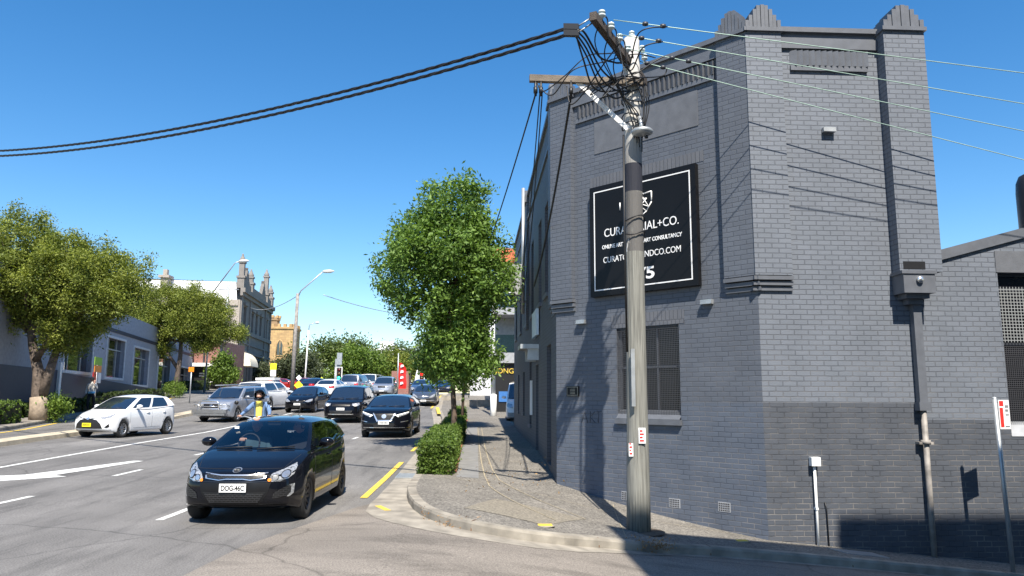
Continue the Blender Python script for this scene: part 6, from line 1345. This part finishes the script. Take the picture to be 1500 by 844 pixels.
# --- white wagon behind it seen from the back
c = Car('police_wagon' if False else 'white_wagon', 'white wagon with roof bars seen past the silver four-wheel drive roof', 'wagon', 'p_white', glass='carglass', detail=0); b = B(); b.box(-.6, .6, -.5, .3, 1.76, 1.9); b.build('roof_box', 'whitepaint', c.root); c.lamp('tail_light', [(.72, .8), (.86, .8), (.86, 1.05), (.74, 1.05)], 'tail', side='rear'); c.put(-12.6, 46.5, rad(168))
# --- black hatch near the crossing
c = Car('hatchback_car', 'black hatchback with a white plate stopped left of the black SUVs', 'hatch', 'p_black', H=1.47, L=4.2)
c.lamp('headlight', [(.4, .66), (.62, .78), (.76, .8), (.76, .68), (.6, .62)], 'lampglass'); c.decal('grille', [(-.36, .7), (.36, .7), (.3, .6), (-.3, .6)], 'grille'); c.decal('emblem', ell(0, .73, .07, .04), 'chrome', off=.015, step=.03); c.decal('lower_grille', [(-.4, .42), (.4, .42), (.35, .3), (-.35, .3)], 'black')
c.plate(.51, 'plate_w'); c.put(-9.9, 45.5, rad(-4))
# --- black discovery type
c = Car('suv_car', 'black boxy SUV with slim lamps between the stopped black hatchback and the V-grille SUV', 'suv', 'p_black', H=1.72, L=4.6, W=1.95, wb=.88, wr=.72)
c.decal('grille', [(-.45, .92), (.45, .92), (.42, .8), (-.42, .8)], 'grille'); c.lamp('headlight', [(.5, .93), (.8, .96), (.84, .88), (.74, .8), (.52, .84)], 'lampglass'); c.lamp('drl_ring', ell(.66, .86, .075, .05), 'drl', off=.018, step=.03); c.decal('skid_trim', [(-.6, .45), (.6, .45), (.6, .42), (-.6, .42)], 'chrome'); c.decal('lower_grille', [(-.55, .6), (.55, .6), (.5, .47), (-.5, .47)], 'black')
c.plate(.68, 'plate_w'); c.put(-6.25, 38.6, rad(-3))
# --- black SUV in the kerb lane
c = Car('suv_car', 'black SUV with V-shaped chrome grille and white angular daytime lamps in the kerb lane', 'suv', 'p_black', H=1.54)
c.decal('grille', [(-.4, .88), (.4, .88), (.26, .6), (-.26, .6)], 'grille', off=.008)
for m in (1, -1): c.decal('grille_bar', [(m*.42, .9), (m*.37, .9), (m*.2, .62), (m*.25, .6)], 'chrome', off=.016)
c.decal('emblem', ell(0, .79, .085, .075), 'chrome', off=.03, step=.03); c.decal('grille_bar', [(-.2, .66), (.2, .66), (.2, .63), (-.2, .63)], 'chrome', off=.018)
c.lamp('headlight', [(.42, .82), (.82, .93), (.83, .88), (.5, .76)], 'lampglass'); c.lamp('daytime_lamp', [(.4, .83), (.84, .95), (.84, .925), (.48, .82), (.53, .77), (.5, .765)], 'drl', off=.02)
c.lamp('fog_lamp', [(.6, .6), (.84, .64), (.84, .62), (.6, .58)], 'chrome', off=.012); c.decal('bumper_trim', [(-.75, .4), (.75, .4), (.75, .385), (-.75, .385)], 'chrome', off=.01); c.decal('lower_grille', [(-.4, .52), (.4, .52), (.34, .4), (-.34, .4)], 'black', off=.009)
c.plate(.565, 'plate_w'); c.put(-3.2, 29.7, rad(-2)); 
# --- dark hatch further up the kerb lane
c = Car('hatchback_car', 'dark hatchback with curved pale headlamps, next in the kerb lane behind the V-grille SUV', 'hatch', 'p_greyc', H=1.45, L=4.3)
c.lamp('headlight', [(.38, .62), (.5, .74), (.72, .86), (.78, .78), (.72, .66), (.5, .6)], 'lampglass'); c.decal('lower_grille', [(-.5, .5), (.5, .5), (.42, .33), (-.42, .33)], 'grille'); c.decal('bumper_bar', [(-.75, .44), (.75, .44), (.75, .38), (-.75, .38)], 'p_silver', off=.014); c.decal('emblem', ell(0, .68, .07, .05), 'chrome', off=.02, step=.03)
c.plate(.41, 'plate_w'); c.put(-3.55, 54.6, rad(-1))
# --- cars up the hill
def far_car(name, label, kind, paint, x, y, hd, rear=False, **ov):
    c = Car(name, label, kind, paint, detail=0, **ov)
    zt = ip(.1, c.s['top'])
    if rear:
        zt = c.s['top'][-3][1]; c.lamp('tail_light', [(.5, zt-.28), (.5, zt-.1), (.82, zt-.1), (.84, zt-.28)], 'tail', side='rear'); c.plate(zt-.35, 'plate_w', side='rear', h=.12)
    else:
        c.lamp('headlight', [(.42, zt-.14), (.48, zt-.02), (.76, zt+.04), (.8, zt-.08), (.7, zt-.16)], 'lampglass'); c.decal('grille', [(-.34, zt-.04), (.34, zt-.04), (.3, zt-.18), (-.3, zt-.18)], 'grille'); c.decal('lower_grille', [(-.5, .45), (.5, .45), (.45, .3), (-.45, .3)], 'black'); c.plate(.5, 'plate_w')
    return c.put(x, y, hd)
far_car('suv_car', 'silver SUV with roof rails cresting the hill in the middle lane', 'suv', 'p_silver', -7.9, 66.5, rad(-1), H=1.7)
far_car('sedan_car', 'dark blue sedan with bright grille cresting the hill left of the dark hatchback', 'sedan', 'p_blue', -5.1, 72, rad(-2), H=1.47)
far_car('hatchback_car', 'deep blue car half hidden behind the dark kerb-lane hatchback and tree', 'sedan', 'p_navy', -3.4, 79, 0)
far_car('sedan_car', 'white sedan seen from behind with orange-red lamps, beside the dark four-wheel drive', 'sedan', 'p_white', -12.0, 64, rad(172), rear=True)
far_car('four_wheel_drive', 'tall dark four-wheel drive with pale lower tailgate seen from behind', 'wagon', 'p_silver', -11.0, 70.5, rad(172), rear=True, H=1.85)
far_car('delivery_van', 'white van seen past the dark four-wheel drive at the top of the hill', 'van', 'p_white', -10.8, 80, rad(175), rear=True)
far_car('hatchback_car', 'small white car at the crest between the white van and the silver SUV', 'hatch', 'p_white', -9.7, 83, rad(175), rear=True)
far_car('hatchback_car', 'red car up the hill behind the black hatchback on the left', 'hatch', 'p_red', -17.0, 78, rad(170), rear=True)
far_car('sedan_car', 'dark blue sedan turning beside the red car up the hill', 'sedan', 'p_navy', -14.2, 69, rad(160), rear=True)
far_car('hatchback_car', 'small red car parked by the low hedge below the church tower', 'hatch', 'p_red', -20.8, 84, rad(90))
c = Car('parked_van', 'white van parked at the end of the grey brick wall on the right footpath', 'van', 'p_white', detail=1, H=2.0); c.lamp('headlight', [(.55, .75), (.58, .95), (.82, .98), (.84, .8)], 'lampglass'); c.decal('grille', [(-.4, .9), (.4, .9), (.4, .78), (-.4, .78)], 'black'); c.decal('bumper', [(-.8, .55), (.8, .55), (.8, .38), (-.8, .38)], 'greywall'); c.plate(.5, 'plate_w'); c.put(2.5, 38.6, rad(-4))

# --- motorcycle and rider
mx, my = -5.55, 19.7; mz = gz(mx, my); OMC = (mx, my, mz); t = empty('motorcycle', OMC, 'motorcycle with a round mirror and dark wheel behind the nearest black hatchback', 'motorcycle')
for yy, nm in ((-.7, 'front'), (.7, 'rear')):
    b = B(); n = 28
    rows = [[((.055)*math.cos(2*math.pi*k/8), yy+(.26+.055*math.sin(2*math.pi*k/8))*math.cos(2*math.pi*i/n), .32+(.26+.055*math.sin(2*math.pi*k/8))*math.sin(2*math.pi*i/n)) for k in range(9)] for i in range(n+1)]
    b.grid(rows); w = b.build('wheel', 'rubber', t); b = B()
    for k in range(7): a = k*math.pi/3.5; b.tube([(0, yy, .32), (0, yy+.24*math.cos(a), .32+.24*math.sin(a))], .012, 5)
    b.build('rim', 'alloy', w)
b = B(); b.tube([(0, -.25, .82), (0, -.05, .92), (0, .2, .86)], [.1, .16, .1], 12); b.build('fuel_tank', 'p_black', t); b = B(); b.tube([(0, .15, .84), (0, .45, .82), (0, .8, .9)], [.1, .14, .07], 10); b.build('seat', 'black', t)
b = B(); b.box(-.14, .14, -.2, .3, .35, .72); b.lathe([(0, -.18), (.1, -.16), (.1, .16), (0, .18)], c=(0, 0, .5), axis='x', n=14); b.build('engine', 'darkalloy', t)
for s_ in (1, -1):
    b = B(); b.tube([(s_*.09, -.7, .32), (s_*.09, -.42, 1.0)], .025, 8); b.build('fork', 'steel', t); b = B(); b.tube([(s_*.35, -.5, 1.25), (s_*.38, -.48, 1.38)], .008, 6); b.lathe([(0, -.01), (.05, -.005), (.05, .02), (0, .03)], c=(s_*.4, -.47, 1.42), axis='y', n=14); b.build('mirror', 'black', t)
b = B(); b.tube([(-.38, -.25, 1.05), (-.2, -.38, 1.08), (0, -.42, 1.03), (.2, -.38, 1.08), (.38, -.25, 1.05)], .015, 8); b.build('handlebar', 'steel', t)
b = B(); b.lathe([(0, -.1), (.09, -.08), (.1, .02), (.05, .1)], c=(0, -.5, .95), axis='y', n=16); b.build('headlamp', 'chrome', t); b = B(); b.tube([(.2, .7, .95), (.22, .95, 1.0)], .13, 12); b.build('pannier', 'black', t)
t = empty('person', OMC, 'motorcycle rider in black open-face helmet, blue denim jacket and yellow shirt', 'person')
V = [(0, .3, .95), (0, .27, 1.12), (0, .2, 1.32), (0, .16, 1.42), (0, .14, 1.5), (.17, .18, 1.38), (-.17, .18, 1.38), (.3, .0, 1.2), (-.3, .0, 1.2), (.36, -.22, 1.1), (-.36, -.22, 1.1), (.12, .25, .92), (-.12, .25, .92), (.24, -.12, .8), (-.24, -.12, .8), (.24, .05, .4), (-.24, .05, .4), (.24, -.1, .36), (-.24, -.1, .36)]
R_ = [(.15, .12), (.14, .11), (.17, .11), (.07, .06), .05, .07, .07, .055, .055, .03, .03, .1, .1, .075, .075, .05, .05, .04, .04]
skin('body', V, [(0, 1), (1, 2), (2, 3), (3, 4), (2, 5), (2, 6), (5, 7), (6, 8), (7, 9), (8, 10), (0, 11), (0, 12), (11, 13), (12, 14), (13, 15), (14, 16), (15, 17), (16, 18)], R_, 'denim', t, root=1)
b = B(); rows = [[(.105*math.sin(a)*(1 if z > 1.2 else .9), .16-.115*math.cos(a)-.0+.04*(1.45-z), z) for a in [(-1.0+2.0*k/8) for k in range(9)]] for z in (.95, 1.05, 1.2, 1.32, 1.42, 1.46)]
b.grid(rows); b.build('shirt', 'yshirt', t)
for s_ in (1, -1):
    h = Vector((s_*.37, -.25, 1.09)); hv = [tuple(h+Vector((0, .03, .01))), tuple(h)]; hr = [.028, .034]; he = [(0, 1)]
    for k in range(4):
        p = h+Vector((s_*(-.035+.022*k), -.035, .01)); i = len(hv); hv += [tuple(p), tuple(p+Vector((0, -.02, -.025))), tuple(p+Vector((0, .01, -.045)))]; hr += [.011, .01, .009]; he += [(1, i), (i, i+1), (i+1, i+2)]
    i = len(hv); hv += [tuple(h+Vector((-s_*.045, .0, -.01))), tuple(h+Vector((-s_*.05, -.01, -.04)))]; hr += [.011, .01]; he += [(1, i), (i, i+1)]
    skin('hand', hv, he, hr, 'skin', t, sub=1)
head(t, (0, .1, 1.6), (0, -1), None)
b = B(); rows = []
for i in range(12):
    ph = math.pi*(.02+.75*i/11); row = []
    for k in range(33):
        th = 2*math.pi*k/32; row.append((.135*math.sin(ph)*math.cos(th), .155*math.sin(ph)*math.sin(th), .15*math.cos(ph)))
    rows.append(row)
b.grid(rows)
b.f = [f for f in b.f if not (sum(b.v[i][1] for i in f)/4 < -.085 and -.06 < sum(b.v[i][2] for i in f)/4 < .055)]; n = len(b.f); b.uv = b.uv[:n]; b.mi = b.mi[:n]; b.smooth = b.smooth[:n]
h = b.build('helmet', 'p_black', t); h.location = (0, .1, 1.61)
b = B(); b.tube([(-.12, -.04, -.085), (-.07, -.14, -.1), (0, -.165, -.1), (.07, -.14, -.1), (.12, -.04, -.085)], .028, 8); b.tube([(-.09, -.1, .09), (0, -.155, .1), (.09, -.1, .09)], .012, 6); b.build('chin_guard', 'p_black', h)
b = B(); b.lathe([(0, .0), (.05, .012), (.05, .03), (0, .03)], c=(-.0, 0, .125), n=10); 
# --- pedestrian walking away on the far footpath
px, py = -19.35, 39.2; pz = gz(px, py)+.15; t = empty('person', (px, py, pz), 'pedestrian in a pale grey hooded top and dark cap walking away past the navy wall', 'person')
V = [(0, 0, .95), (0, 0, 1.1), (0, .01, 1.3), (0, 0, 1.45), (0, -.01, 1.53), (.18, 0, 1.38), (-.18, 0, 1.38), (.25, .02, 1.15), (-.24, .0, 1.12), (.16, -.1, 1.4), (-.25, -.08, .9)]
skin('body', V, [(0, 1), (1, 2), (2, 3), (3, 4), (2, 5), (2, 6), (5, 7), (6, 8), (7, 9), (8, 10)], [(.14, .1), (.15, .11), (.18, .11), (.07, .06), .055, .07, .07, .06, .055, .035, .04], M('grey_hoodie', (.6, .58, .55), .9), t, root=1)
V = [(0, 0, .98), (0, 0, .9), (.1, 0, .85), (-.1, 0, .85), (.11, .1, .47), (-.11, -.08, .47), (.11, .0, .1), (-.11, -.02, .1), (.11, .13, .05), (-.11, .13, .05)]
skin('trousers', V, [(0, 1), (1, 2), (1, 3), (2, 4), (3, 5), (4, 6), (5, 7), (6, 8), (7, 9)], [(.14, .1), (.14, .11), .09, .09, .065, .065, .045, .045, .04, .04], 'dark_cloth', t, root=1)
b = B(); b.lathe([(.155, .93), (.17, .96), (.17, 1.02), (.16, 1.03)], n=16); b.v = [(x, y*.75, z) for x, y, z in b.v]; b.build('shirt_hem', M('sky_blue_cloth', (.2, .5, .75), .9), t)
head(t, (0, 0, 1.64), (0, 1), 'hair', hatmat='dark_cloth')
hv = [(.16, -.1, 1.4), (.14, -.06, 1.5)]; hr = [.03, .032]; he = [(0, 1)]
for k in range(4): i = len(hv); hv += [(.11+.02*k, -.05, 1.56), (.1+.02*k, -.03, 1.6)]; hr += [.01, .009]; he += [(1, i), (i, i+1)]
skin('hand', hv, he, hr, 'skin', t, sub=1)
